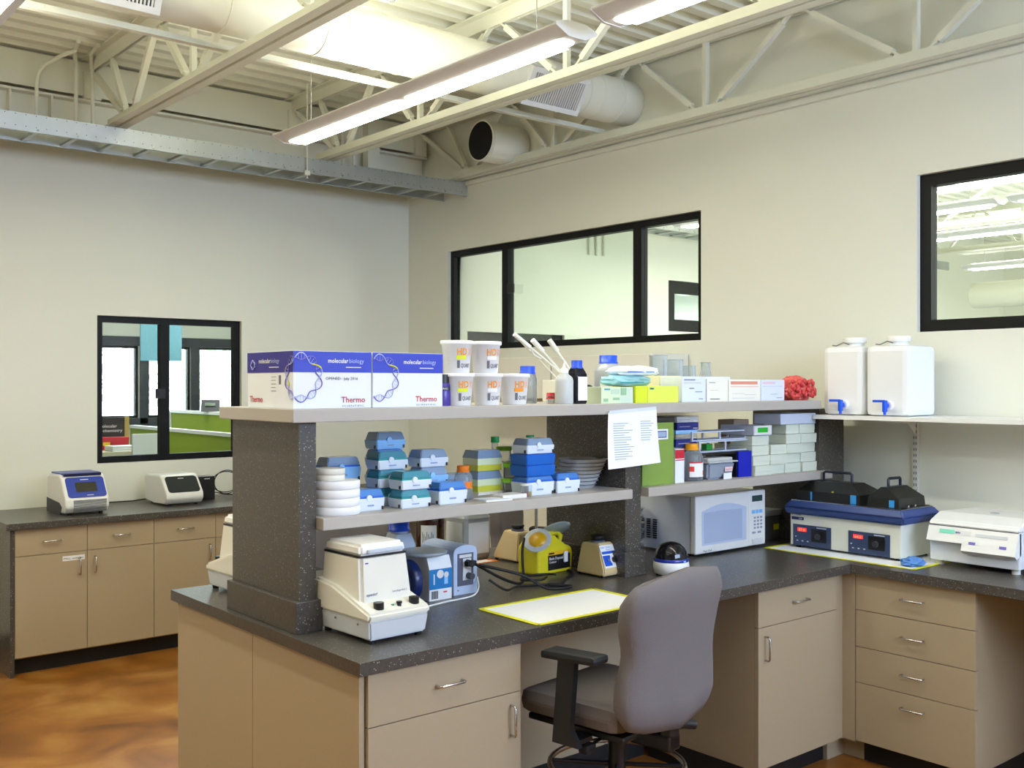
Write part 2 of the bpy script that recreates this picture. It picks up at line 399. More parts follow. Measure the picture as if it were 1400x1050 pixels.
# conduits
def conduit(pts, label):
    tag(MB().tube(pts, .013, 10).build('conduit', STEEL), label, 'conduit', None)
conduit([(1.888,6.9,3.28),(1.888,6.9,3.62),(1.896,6.89,3.69),(1.93,6.86,3.745),(2.01,6.8,3.80),(2.087,6.76,3.84)], 'leftmost cream conduit bending right up to the deck')
conduit([(2.128,6.9,3.28),(2.128,6.9,3.78),(2.115,6.88,3.825),(2.09,6.82,3.845),(2.05,6.6,3.848)], 'middle cream conduit rising behind the cable tray')
conduit([(2.236,6.9,3.28),(2.226,6.9,3.80),(2.215,6.87,3.835),(2.19,6.8,3.848),(2.17,6.6,3.848)], 'cream conduit rising beside the left joist')
for i, x in enumerate((4.12, 4.22)):
    conduit([(x,6.93,3.28),(x,6.93,3.84)], ('cream conduit left of the short steel post', 'cream conduit nearest the short steel post')[i])
# cable tray (ladder)
def tray(x0, x1, y0, y1, z, label):
    t = thing('cable_tray', label, 'cable tray', (0,0,z))
    for y, s in ((y0, 1), (y1, -1)):
        MB().box(x0, x1, y-.001*s, y+.002*s, 0, .105).box(x0, x1, y, y+.02*s, .103, .105).box(x0, x1, y, y+.02*s, 0, .002).build('side_rail', GALV, t)
    n = int((x1-x0)/.2286)
    for i in range(n):
        x = x0+.1+i*.2286
        MB().box(x-.013, x+.013, y0+.002, y1-.002, .006, .022).build('rung', GALV, t)
        MB().cyl((x, y0-.001, .014), .007, -.003, .001, 8, 'y').build('bolt', CHROME, t)
    m = MB(); k = x0+.03
    while k < x1: m.cyl((k, y0-.001, .095), .003, -.001, .001, 6, 'y'); m.cyl((k, y0-.001, .028), .003, -.001, .001, 6, 'y'); k += .0572
    m.build('rail_holes', DARK, t, kind='stuff')
    return t
tray(X0+.1, 4.96, 6.45, 6.76, 3.21, 'galvanised ladder cable tray hanging along the left wall')
for x in (3.54, .6):
    h = thing('tray_hanger', 'threaded rod and clamp holding the cable tray near the long lamp' if x > 1 else 'threaded rod holding the cable tray at the far left', 'hanger', (x, 6.435, 3.17))
    MB().cyl((0,0,0), .005, 0, .66, 8).build('rod', STEEL, h); MB().box(-.02,.02,-.008,.01,.02,.05).build('clamp', STEEL, h)
    MB().cyl((0,0,0), .014, -.004, .006, 8).build('nut', CHROME, h)

# ---- long light fixtures
def fixture(x, y0, y1, z=3.15, watts=22, label='', col=LAMP):
    t = thing('light_fixture', label, 'ceiling light', (x, y0, z)); L = y1-y0
    m = MB(); pr = [(-.115,.035),(-.105,.028),(-.045,.004),(.045,.004),(.105,.028),(.115,.035),(.115,.042),(.05,.062),(-.05,.062),(-.115,.042)]
    m.prism(pr, 'y', .012, L-.012); m.build('housing', FIX, t)
    for a, b in ((0,.012),(L-.012,L)):
        MB().prism([(-.117,.032),(-.045,0),(.045,0),(.117,.032),(.117,.046),(.05,.066),(-.05,.066),(-.117,.046)], 'y', a, b).build('end_cap', FIX, t)
    for a, b in ((.05, L/2-.02),(L/2+.02, L-.05)):
        pts = []
        for cx, cy, a0 in ((.015,b-.03,0),(-.015,b-.03,90),(-.015,a+.03,180),(.015,a+.03,270)):
            for k in range(5): an = R(a0+k*22.5); pts.append((cx+.03*math.cos(an), cy+.03*math.sin(an)))
        MB().prism(pts, 'z', -.001, .004).build('lens', LAMPM, t)
    MB().box(-.035,.035,.1,L-.1,.064,.068).build('uplight_lens', LAMPM, t)
    for yy in (.25, L-.25):
        MB().cyl((0,yy,0), .003, .066, ZD-z, 6).build('suspension_cable', CHROME, t)
    a = area('fixture_lamp', (x, (y0+y1)/2, z-.012), (0,0,0), .09, L-.2, watts, col)
    a2 = area('fixture_uplamp', (x, (y0+y1)/2, z+.08), (R(180),0,0), .09, L-.2, watts*.75, col)
    for q in (a, a2): q.visible_camera = True
    return t
fixture(2.93, 3.07, 5.53, label='long suspended white light fixture lit in the middle of the room')
fixture(2.93, .42, 2.88, watts=10, label='long suspended white light fixture at the top edge, next in line towards the camera')
fixture(.99, 3.07, 5.53, label='long suspended light fixture at the top left corner of the view')
fixture(2.93, -1.95, .16, watts=2, label='long suspended light fixture behind the camera on the right')
fixture(.99, .42, 2.88, watts=3, label='long suspended light fixture above the camera')
fixture(-.95, 3.07, 5.53, label='long suspended light fixture at the far left, out of view')
fixture(-.95, .42, 2.88, watts=3, label='long suspended light fixture left of the camera, out of view')
# ceiling sensor
s = thing('ceiling_sensor', 'white round ceiling sensor with a dark lens beside the duct', 'sensor', (2.64, 4.04, 3.52))
MB().lathe([(.02,-.005),(.045,0),(.056,.02),(.056,.035),(.03,.05)], (0,0,0), 10).build('sensor_body', FIX, s)
MB().lathe([(.018,-.012),(.022,-.004)], (.012,-.012,0), 14).build('lens', M('grey_lens',(110,112,112),.2), s)
MB().cyl((0,0,0), .012, .05, .34, 8).build('stem', FIX, s)

# ================================================================ ROOMS SEEN THROUGH THE WINDOWS
# office behind the left wall: outside windows, green partitions, desks
wall_with_holes('wall_office', 'y', YE, YE+.12, X0, XE, 0, 3.05, [(3.3, 4.55, 1.32, 2.19), (4.66, 5.20, 1.32, 2.19), (5.30, 6.4, 1.32, 2.19)])
for i, (a, b) in enumerate(((3.3, 4.55), (4.66, 5.20), (5.30, 6.4))):
    window('window_%d' % (5+i), 'y', YE, a, b, 1.32, 2.19, [], [], .03)
MB().box(3.2, 6.5, YE-.02, YE-.002, 2.19, 2.30).box(4.56, 4.655, YE-.02, YE-.002, 1.25, 2.19).box(5.2, 5.3, YE-.02, YE-.002, 1.25, 2.19).box(3.2, 6.5, YE-.02, YE-.002, 1.22, 1.32).build('trim_2', M('window_surround', (44,48,54), .5), kind='structure')
GREEN = M('green_partition', (150,170,30), .8, grain=.05, gscale=200)
def partition(x0, x1, y0, y1, h, label, zb=.05):
    t = thing('office_partition', label, 'partition', ((x0+x1)/2, (y0+y1)/2, 0)); dx, dy = (x1-x0)/2, (y1-y0)/2
    MB().box(-dx, dx, -dy, dy, zb, h-.03).build('panel', GREEN, t); MB().box(-dx-.005, dx+.005, -dy-.01, dy+.01, h-.03, h).build('top_rail', WHITE, t)
    for s in (-1, 1):
        for q in (-.6, .6): MB().box(s*dx-.02, s*dx+.02, -dy*q*.1-.02, -dy*q*.1+.02, 0, zb+.02).build('foot', OFFW, t)
    return t
def lengthwise_partition(x, y0, y1, h, label):
    t = thing('office_partition', label, 'partition', (x, (y0+y1)/2, 0)); q = (y1-y0)/2
    MB().box(-.025,.025,-q,q,.05,h-.03).build('panel', GREEN, t); MB().box(-.035,.035,-q-.01,q+.01,h-.03,h).build('top_rail', WHITE, t); MB().box(-.035,.035,q+.01,q+.09,0,h-.01).build('end_post', WHITE, t)
    for s in (-1,1): MB().box(-.02,.02,s*q*.8-.02,s*q*.8+.02,0,.06).build('foot', OFFW, t)
lengthwise_partition(4.40, 8.9, 10.95, 1.45, 'tall green office partition carrying a desk phone')
lengthwise_partition(3.92, 8.2, 10.85, 1.30, 'low green office partition with a white top rail')
t = thing('office_desk', 'pale raised office desk with a white end panel seen through the left window', 'desk', (0, 0, 0))
MB().box(2.3, 3.36, 8.9, 10.6, 1.12, 1.15).build('desktop', M('desk_wood', (216,204,170), .5), t)
MB().box(3.20, 3.50, 8.86, 8.89, .95, 1.30).box(3.36,3.39,8.9,10.6,.95,1.14).build('end_panel', WHITE, t)
for x in (2.33, 3.3):
    for y in (8.95, 10.5): MB().box(x, x+.03, y, y+.03, 0, 1.12).build('leg', DARK, t)
t = thing('cardboard_display_box', 'red cardboard box with yellow print on the office desk', 'box', (3.15, 9.25, 1.15), R(-8))
MB().frus((-.13,.13,-.06,.06), (-.14,.14,-.07,.07), 0, .11).build('tray', M('red_card', (200,30,45), .5), t)
patch(flat((-.1,-.066,.03),(1,0,0),(0,0,1)), .02,.08,.01,.04, M('yellow_print',(235,205,30),.5), t)
t = thing('book', 'dark book standing behind the red box on the office desk', 'book', (3.20, 9.42, 1.15), R(-8))
MB().box(-.14,.12,-.02,.02,0,.28).build('cover', M('dark_cover',(48,40,34),.5), t); MB().box(.121,.16,-.02,.02,0,.29).build('spine', M('gold_spine',(196,170,90),.5), t)
text('Molecular', flat((-.10,-.021,.19),(1,0,0),(0,0,1)), .028, M('white_ink',(240,240,240),.5), t, bold=.01)
text('Biochemistry', flat((-.12,-.021,.15),(1,0,0),(0,0,1)), .026, MATS['white_ink'], t, width=.22, bold=.01)
t = thing('paper_stack', 'low stack of white paper at the near end of the office desk', 'paper', (3.16, 9.03, 1.15), R(6))
for k in range(3): MB().box(-.11,.11,-.08,.08,k*.016,k*.016+.014).build('ream', PAPER, t)
t = thing('monitor', 'small screen standing at the left edge of the office window', 'monitor', (3.12, 9.9, 1.15), R(10))
MB().box(-.16,.10,-.01,.01,.06,.30).build('screen', M('screen_blue',(200,225,245),.3), t); MB().box(-.17,.11,.011,.025,.05,.31).build('bezel', DARK, t); MB().box(-.09,.05,-.06,.06,0,.01).box(-.03,-.01,.012,.03,.01,.06).build('stand', DARK, t)
t = thing('desk_phone', 'dark desk phone on top of the tall green partition', 'phone', (4.40, 10.0, 1.45), R(-30))
MB().prism([(-.05,0),(.05,0),(.04,.10),(.02,.12)], 'x', -.09, .09).build('phone_body', DARK, t)
MB().box(-.05,.05,-.034,-.030,.06,.09).build('display', M('lcd',(150,165,150),.3), t)
tag(MB().box(3.32, 3.69, 9.0, 9.02, 1.935, 3.0).build('hanging_banner', M('light_blue', (150,215,235), .6)), 'pale blue banner hanging in the office behind the window mullion', 'banner')
# trees outside, washed-out glare put into the pale leaf colour
for i, (x, y) in enumerate(((7.6, 17.5), (5.6, 16.0))):
    t = thing('outdoor_tree', ('tree with glare-pale leaves outside the right office pane', 'tree with glare-pale leaves outside the middle office panes')[i], 'tree', (x, y, 0))
    MB().lathe([(.12,0),(.08,1.2)], (0,0,0), 8).build('trunk', M('bark',(120,100,80),.9), t)
    m = MB()
    for k in range(150):
        a, b, r = random.random()*6.28, math.acos(2*random.random()-1), 1.0*random.random()**.4
        c = (r*math.sin(b)*math.cos(a), r*math.sin(b)*math.sin(a), 1.7+.8*r*math.cos(b)); q = .09
        d1 = Vector((random.uniform(-q,q), random.uniform(-q,q), random.uniform(-q,q))); d2 = Vector((random.uniform(-q,q), random.uniform(-q,q), random.uniform(-q,q)))
        c = Vector(c); m._add([c-d1, c+d2, c+d1, c-d2], [(0,1,2,3)])
    m.build('leaves', M('glare_pale_leaf', (215,228,200), .8), t, kind='stuff')
MB().box(X0-10, XE+10, YE+.2, YE+30, -.2, -.1).build('floor_outside', M('paving', (200,200,190), .9), kind='structure')

# hall behind the right wall
wall_with_holes('wall_hall_left', 'y', YW, YW+TH, XW+TH, XE, 0, ZD+.1, [(5.6, 6.78, 1.18, 2.20), (8.28, 10.0, 2.29, 2.83)])
wall_with_holes('wall_hall_far', 'x', XE, XE+TH, Y0, YW+TH, 0, ZD+.1, [])
window('window_8', 'y', YW, 5.6, 6.78, 1.18, 2.20, [(6.2, .06)], [], .09)
window('window_9', 'y', YW, 8.28, 10.0, 2.29, 2.83, [(9.1,.06)], [], .13)
tray(6.9, 13.0, 6.62, 6.92, 3.21, 'galvanised cable tray in the hall beyond the centre window')
for x in (7.1, 7.2, 7.3): conduit([(x, 7.26, 3.0), (x, 7.26, 3.5), (x+.02, 7.2, 3.84)], 'cream conduit drop in the hall beyond the centre window, %s' % {7.1:'nearest the mullion', 7.2:'middle of three', 7.3:'farthest from the mullion'}[x])
for x in (6.6, 8.3, 10.2, 12.2): joist(x, {6.6:'nearest', 8.3:'second', 10.2:'third', 12.2:'farthest'}[x] + ' bar joist of the hall seen through the right window')
for x, nm in ((7.2, 'first'), (8.2, 'second'), (9.75, 'third'), (12.6, 'farthest')):
    for y0, e in ((1.2, 'nearer end'), (3.75, 'further end')):
        fixture(x, y0, y0+2.46, label='%s of the %s lit fixture row in the hall through the right window' % (e, nm), watts=20, col=(.97,.98,1))
t = thing('hall_duct', 'cream rectangular duct box hanging low in the hall beyond the right window', 'duct', (12.0, 3.2, 2.62))
MB().box(-.3,.3,-.9,.6,0,.3,.02).build('duct_body', STEEL, t); MB().lathe([(.15,.6),(.15,2.6)], (0,0,.15), 20, 'y').build('round_run', STEEL, t)
for y in (-.6,.3): MB().cyl((0,y,0), .006, .3, 1.24, 6).build('hanger_rod', STEEL, t)
area('office_fill', (4.4, 9.6, 2.9), (0,0,0), 3, 2.5, 90, (.95,.97,1))  # added fill light below the office ceiling, brightens the dark office
area('hall_fill', (10.5, -1.9, 1.8), (R(90),0,0), 6, 2, 330, (.9,.95,1))  # added fill light on the hall wall, no window opens there

# ================================================================ CASEWORK
W = .91
def pull(m, c, L, vert):
    """wire pull sticking out towards local -Y"""
    x, y, z = c; h = L/2; r = .0045; q = .026
    if vert: pts = [(x,y,z-h),(x,y-q*.8,z-h),(x,y-q,z-h+.008),(x,y-q,z+h-.008),(x,y-q*.8,z+h),(x,y,z+h)]
    else: pts = [(x-h,y,z),(x-h,y-q*.8,z),(x-h+.008,y-q,z),(x+h-.008,y-q,z),(x+h,y-q*.8,z),(x+h,y,z)]
    return m.tube(pts, r, 8)
def cabinet(label, loc, rz, w, d, drawers, doors, group=None, z0=.10, z1=.868, kick=True):
    t = thing('base_cabinet', label, 'cabinet', loc, rz, group)
    MB().box(.002, w-.002, .020, d, z0, z1).build('body', TAN, t)
    if kick: MB().box(.0, w, .075, d, 0, z0).build('toe_kick', TOE, t)
    for a, b, x0, x1 in drawers:
        f = MB().box(x0+.0015, x1-.0015, 0, .019, a+.0015, b-.0015, .0012).build('drawer', TAN, t)
        pull(MB(), ((x0+x1)/2, 0, (a+b)/2+(.0 if b-a < .2 else .10-.03)), .10, False).build('handle', CHROME, f)
    for a, b, x0, x1, side in doors:
        f = MB().box(x0+.0015, x1-.0015, 0, .019, a+.0015, b-.0015, .0012).build('door', TAN, t)
        hx = x1-.045 if side == 'R' else x0+.045
        pull(MB(), (hx, 0, b-.09), .10, True).build('handle', CHROME, f)
    return t
# left wall counter
YL = 6.535
cw = .4155
names = ['first base cabinet of the left wall counter, with a written label on its door', 'second base cabinet of the left wall counter, handle at the left of its door',
         'third base cabinet of the left wall counter, handle at the right of its door', 'fourth base cabinet of the left wall counter, partly behind the dark pillar', 'fifth base cabinet of the left wall counter, hidden behind the shelving', 'last base cabinet of the left wall counter, beside the room corner']
cabs = []
for i in range(6):
    side = 'R' if i in (0,2,4) else 'L'
    cabs.append(cabinet(names[i], (1.666+i*cw, YL, 0), 0, cw, .72, [(.708,.868,0,cw)], [(.108,.708,0,cw,side)], 'base cabinets under the left wall counter'))
dr = [c for c in cabs[0].children if c.name.startswith('door')][0]
lb = patch(flat((0,-.0004,0),(1,0,0),(0,0,1)), .27,.40,.655,.685, PAPER, dr, 'label')
text('Misc. samples', flat((.277,-.001,.664),(1,0,0),(0,0,1)), .012, INK, dr, width=.115)
t = thing('end_panel', 'dark laminate end panel of the left wall counter', 'panel', (1.64, 6.53, 0))
MB().box(0, .024, 0, .74, 0, .868).build('panel', SPECK, t)
tag(MB().box(1.615, 4.965, 6.505, 7.275, .870, .91, .003).build('worktop', SPECK), 'dark speckled worktop along the left wall under the window', 'worktop')

# island + return: one continuous worktop
m = MB(); z0, z1 = .870, .91
m.prism([(1.603,2.60),(4.195,2.60),(4.195,1.2),(4.955,1.2),(4.955,4.02),(1.603,4.02)], 'z', z0, z1)
tag(m.build('worktop', SPECK), 'dark speckled L-shaped worktop of the island and the right wall return', 'worktop')
cabinet('island base cabinet at the near end, one drawer over one door', (1.646, 2.625, 0), 0, .60, .66, [(.703,.868,0,.60)], [(.02,.703,0,.60,'R')], None)
cabinet('island base cabinet in the inner corner, door handle on its left', (3.572, 2.645, 0), 0, .588, .62, [(.703,.868,0,.588)], [(.105,.703,0,.588,'L')], None)
cabinet('four-drawer base cabinet of the right wall return', (4.225, 2.592, 0), R(-90), .556, .70, [(.703,.868,0,.556),(.536,.703,0,.556),(.373,.536,0,.556),(.105,.373,0,.556)], [], None)
tag(MB().box(4.163, 4.225, 2.66, 2.68, .10, .868).box(4.225, 4.245, 2.594, 2.68, .10, .868).box(4.163,4.30,2.70,2.72,0,.10).box(4.30,4.32,2.594,2.72,0,.1).build('corner_filler', TAN), 'beige filler strip in the inner corner between the two cabinet runs', 'panel')
t = thing('side_panel', 'beige support panel at the right edge beyond the four-drawer cabinet', 'panel', (4.30, 1.25, 0)); MB().box(0, .62, 0, .02, 0, .868).build('panel', TAN, t)
t = thing('island_end_panel', 'beige end panel of the island facing the room', 'panel', (1.625, 2.64, 0))
for a, b in ((0, .70), (.703, 1.36)): MB().box(0, .018, a, b, .02, .868).build('panel', TAN, t)
t = thing('knee_space_panel', 'beige back panel of the knee space under the island', 'panel', (2.25, 3.30, 0))
MB().box(0, 1.32, 0, .02, .10, .868).build('panel', TAN, t); MB().box(0, 1.32, -.01, .0, 0, .10).build('toe_kick', TOE, t)
for i, (x, ww) in enumerate(((1.648, .6), (3.572, .6))):
    cabinet(('far side island cabinet behind the near end', 'far side island cabinet near the right wall')[i], (x+ww, 3.995, 0), R(180), ww, .62, [(.703,.868,0,ww)], [(.105,.703,0,ww,'L')], None)

# ================================================================ REAGENT SHELVING ON THE ISLAND
S1, S2 = 1.286, 1.648
t = thing('shelving_unit', 'double-tier shelving on dark speckled dividers standing on the island', 'shelving', (0,0,0))
for x0, x1, y1 in ((1.645, 1.708, 3.545), (3.189, 3.284, 3.545), (4.625, 4.85, 3.46)):
    dv = MB().box(x0, x1, 3.045, y1, W+.105, 1.602).build('divider', SPECK, t)
    MB().box(x0-.018, x1+(.018 if x1 < 4 else 0), 3.03, y1+.01, W, W+.105, .003).build('plinth', SPECK, dv)
MB().box(1.600, 4.575, 3.0, 3.56, 1.604, S2, .003).build('top_shelf', SHELF, t)
MB().box(1.710, 3.187, 3.0, 3.40, S1-.04, S1, .003).build('lower_shelf', SHELF, t)
MB().box(3.286, 4.675, 3.0, 3.40, S1-.04, S1, .003).build('lower_shelf', SHELF, t)
# wall shelf on standards
t = thing('wall_shelf', 'white wall shelf with rounded front corners carrying the carboys', 'shelf', (0,0,0))
pts = [(4.95,3.07),(4.60,3.07)]
for k in range(5): a = R(90+k*22.5); pts.append((4.60+.04*math.cos(a)-.0, 3.03+.04*math.sin(a)))
pts += [(4.56,1.3),(4.95,1.3)]
MB().prism(pts, 'z', 1.553, 1.573).build('board', WHITE, t)
for y in (2.70, 1.6):
    s = MB().box(4.952, 4.968, y-.013, y+.013, .98, 1.56).build('standard', OFFW, t)
    m = MB(); k = 1.0
    while k < 1.54: m.box(4.9505,4.9525,y-.008,y-.003,k,k+.014).box(4.9505,4.9525,y+.003,y+.008,k,k+.014); k += .03
    m.build('slots', M('slot',(120,124,140),.6), s, kind='stuff')
    MB().prism([(4.95,1.553),(4.62,1.553),(4.62,1.546),(4.88,1.532),(4.95,1.47)], 'y', y-.004, y+.004).build('bracket', OFFW, t)

# ================================================================ INSTRUMENTS ON THE LEFT COUNTER
def thermocycler(loc, label, w, d, h, shell, face, style):
    t = thing('thermal_cycler', label, 'lab instrument', loc, R(0))
    # side profile in (y,z), front at y=0
    pr = [(0.03,.012),(.0,.05),(.004,h*.42),(.10,h*.93),(.14,h),(d*.9,h*.97),(d,h*.9),(d,.02),(d*.6,.012)]
    for x0, x1 in ((-.0, .012), (w-.012, w)): pass
    m = MB().prism(pr, 'x', 0, w); 
    bmesh.ops.bevel(m.bm, geom=list(m.bm.edges), offset=.012, segments=2, affect='EDGES', profile=.5)
    m.build('housing', shell, t)
    fl = Vector((0, .004, h*.42)); up = (Vector((0, .10, h*.93)) - fl); L = up.length; n = flat((0,.004-.001,h*.42), (1,0,0), up)
    mp = lambda a, b, c: n(a, b, c)
    def rr(a0, a1, b0, b1, r, mat, name, lift=.003, label=None):
        pts = []
        for cx, cy, q in ((a1-r,b1-r,0),(a0+r,b1-r,90),(a0+r,b0+r,180),(a1-r,b0+r,270)):
            for k in range(5): an = R(q+k*22.5); pts.append((cx+r*math.cos(an), cy+r*math.sin(an)))
        mm = MB(); k = len(pts); vs = [mp(a,b,0) for a,b in pts]+[mp(a,b,lift) for a,b in pts]
        mm._add(vs, [tuple(range(k))[::-1], tuple(range(k,2*k))]+[(i,(i+1)%k,k+(i+1)%k,k+i) for i in range(k)])
        return mm.build(name, mat, t, label=label)
    if style == 'blue':
        rr(.022, w-.014, .006, L-.004, .02, face, 'front_panel')
        rr(.075, w-.065, .045, L*.72, .004, M('dark_display', (46,46,36), .15), 'display', .0045)
        patch(flat(mp(w*.42, L*.83, .003), (1,0,0), up), 0, .05, 0, .006, FIX, t, 'brand_mark')
        patch(flat(mp(w*.5, .018, .003), (1,0,0), up), 0, .04, 0, .004, FIX, t, 'brand_mark')
        MB().box(.02, w-.02, .10, .13, h*.955, h+.004).build('lid_slot', M('navy',(16,20,70),.3), t)
        MB().box(.015, w-.015, .135, d*.9, h*.985, h+.006, .004).build('lid', face, t)
        m = MB()
        for k in range(9): z = .022+k*.0085; m.box(.05, w-.02, -.0015+.004*0, .02, z, z+.004)
        m.build('vent_slots', M('slot_grey',(110,112,116),.6), t)
        MB().prism([(.10,.0),(.07,.05),(.12,.075),(d+.002,.09),(d+.002,0)], 'x', -.002, .001).build('side_base', M('charcoal',(58,60,62),.5), t)
    else:
        rr(.02, w-.02, .006, L-.0, .022, M('dark_glass',(56,60,60),.12), 'display')
        patch(flat(mp(w*.42, L*.85, .003), (1,0,0), up), 0, .04, 0, .004, FIX, t, 'brand_mark')
    for x in (.04, w-.04):
        for y in (.05, d-.05): MB().cyl((x,y,0), .012, 0, .014, 10).build('foot', RUBBER, t)
    return t
CYB = M('cycler_blue', (30,60,165), .3)
thermocycler((1.99, 6.66, W), 'blue and white thermal cycler with a dark display on the left counter', .27, .38, .25, WHITE, CYB, 'blue')
thermocycler((2.66, 6.74, W), 'white thermal cycler with a large dark screen on the left counter', .26, .40, .205, WHITE, None, 'white')
t = thing('power_supply', 'small black box standing beside the white thermal cycler', 'power supply', (2.99, 7.0, W))
MB().box(0,.125,0,.09,0,.165,.006).build('housing', DARK, t); patch(flat((0,-.0005,0),(1,0,0),(0,0,1)), .045,.085,.145,.150, FIX, t)
m = MB()
for k in range(2):
    pts = [(3.13+.10+(.095+.01*k)*math.cos(a)*(1), 7.06+.015*k, 1.02+(.085-.01*k)*math.sin(a)) for a in [i*6.283/24 for i in range(24)]]; m.tube(pts, .0035, 6, closed=True)
m.tube([(3.09,7.05,.95),(3.15,7.06,.95),(3.20,7.06,.935),(3.30,7.05,.922),(3.38,7.1,.916)], .0035, 6)
tag(m.build('coiled_cable', RUBBER), 'coiled black cable beside the black power supply box', 'cable')
tag(MB().tube([(2.23,7.12,.95),(2.30,7.20,.92),(2.45,7.22,.916),(2.60,7.2,.916),(2.70,7.16,.93)], .004, 6).build('power_cable', RUBBER), 'black cable between the two thermal cyclers', 'cable')

# ================================================================ CENTRIFUGES (bench top)
def mini_centrifuge(loc, label, rz, letters=True):
    t = thing('centrifuge', label, 'centrifuge', loc, rz)
    w, d = .242, .325
    m = MB().frus((.012,w-.012,.012,d-.01),(.004,w-.004,.004,d),.012,.075); bmesh.ops.bevel(m.bm, geom=list(m.bm.edges), offset=.006, segments=2, affect='EDGES'); m.build('base_tray', M('pale_grey_plastic',(214,218,222),.4), t)
    m = MB().prism([(0,.072),(d,.072),(d,.175),(.22,.165),(.0,.098)], 'x', 0, w)
    bmesh.ops.bevel(m.bm, geom=list(m.bm.edges), offset=.008, segments=2, affect='EDGES'); m.build('control_deck', OFFW, t)
    m = MB().frus((.018,w-.018,.07,d-.006),(.028,w-.028,.093,d-.010),.10,.270); bmesh.ops.bevel(m.bm, geom=list(m.bm.edges), offset=.012, segments=3, affect='EDGES'); m.build('bowl_housing', OFFW, t)
    m = MB().frus((.029,w-.029,.093,d-.012),(.034,w-.034,.10,d-.02),.264,.302); bmesh.ops.bevel(m.bm, geom=list(m.bm.edges), offset=.010, segments=3, affect='EDGES'); m.build('lid', WHITE, t)
    MB().box(.0300, w-.0300, .0960, d-.014, .2600, .2660).build('lid_gap', DARK, t)
    MB().box(.055, w-.05, .083, .094, .274, .286, .002).build('latch', M('latch_grey',(196,206,220),.4), t)
    for x in (.058, w-.045):
        k = MB().cyl((x,.032,0), .017, .104, .126, 20).build('knob', DARK, t)
    MB().cyl((.135,.028,0), .008, .104, .114, 12, r2=.006).build('switch', DARK, t); MB().cyl((.135,.028,0), .0095, .113, .120, 12).build('switch_cap', DARK, t)
    MB().cyl((.115,.036,0), .005, .106, .112, 10).build('lamp', M('green_lamp',(30,160,110),.3), t)
    for y in (.07,.20): MB().cyl((.006,y,.058), .004, -.003, .003, 8, 'x').build('screw', CHROME, t)
    for x in (.03,w-.03):
        for y in (.03,d-.04): MB().cyl((x,y,0), .012, 0, .014, 10).build('foot', RUBBER, t)
    up = (0, .025, .162); f = flat((0,.068,.10),(1,0,0),up); F = lambda a,b,c: f(a,b,c+.001)
    if letters:
        text('eppendorf', flat(F(.040,.040,0),(1,0,0),up), .009, M('navy_ink',(30,40,130),.5), t, width=.042, bold=.01)
        text('Centrifuge 5415 C', flat(F(.140,.042,0),(1,0,0),up), .006, MATS['navy_ink'], t, width=.06)
        patch(flat(F(0,0,0),(1,0,0),up), .045,.057,.142,.146, MATS['navy_ink'], t)
    return t
mini_centrifuge((1.728, 2.748, W), 'white benchtop centrifuge with two black knobs at the near end of the island', R(2))
mini_centrifuge((1.97, 3.985, W), 'white centrifuge on the far side of the island, mostly hidden behind the first dark pillar', R(182), False)

# ================================================================ TOP SHELF
CARD = M('white_card', (232,236,240), .6); CARDB = M('carton_blue', (44,62,190), .5); RED = M('red_print', (196,60,70), .6)
def dna_ring(par, o, right, up, r, a0=0, a1=360, n=9):
    """ring of twisting double helix drawn as thin ribbons"""
    mp = flat(o, right, up); A = []; B = []; m2 = MB(); m1 = MB(); m3 = MB()
    N = int((a1-a0)/3)
    for k in range(N+1):
        a = R(a0+(a1-a0)*k/N); ph = a*n/2*2; q = r*.17*math.sin(ph*.5*1.0)
        A.append(mp((r+q)*math.cos(a), (r+q)*math.sin(a), .0012)); B.append(mp((r-q)*math.cos(a), (r-q)*math.sin(a), .0012))
        if k % 3 == 0 and abs(q) > .004: m3.bar(A[-1], B[-1], .0009, .0009, (1,0,0))
    m1.tube(A, .0019, 4); m2.tube(B, .0019, 4)
    if r > .03:
        k0 = int(len(A)*.60); MB().tube(A[k0:k0+max(4,len(A)//8)], .0030, 4).build('printed_highlight', M('helix_yellow',(225,225,60),.5), par)
    m1.build('printed_helix', M('helix_pale',(190,200,240),.5), par); m2.build('printed_helix', M('helix_blue',(120,110,200),.5), par); m3.build('printed_rungs', MATS['helix_pale'], par)
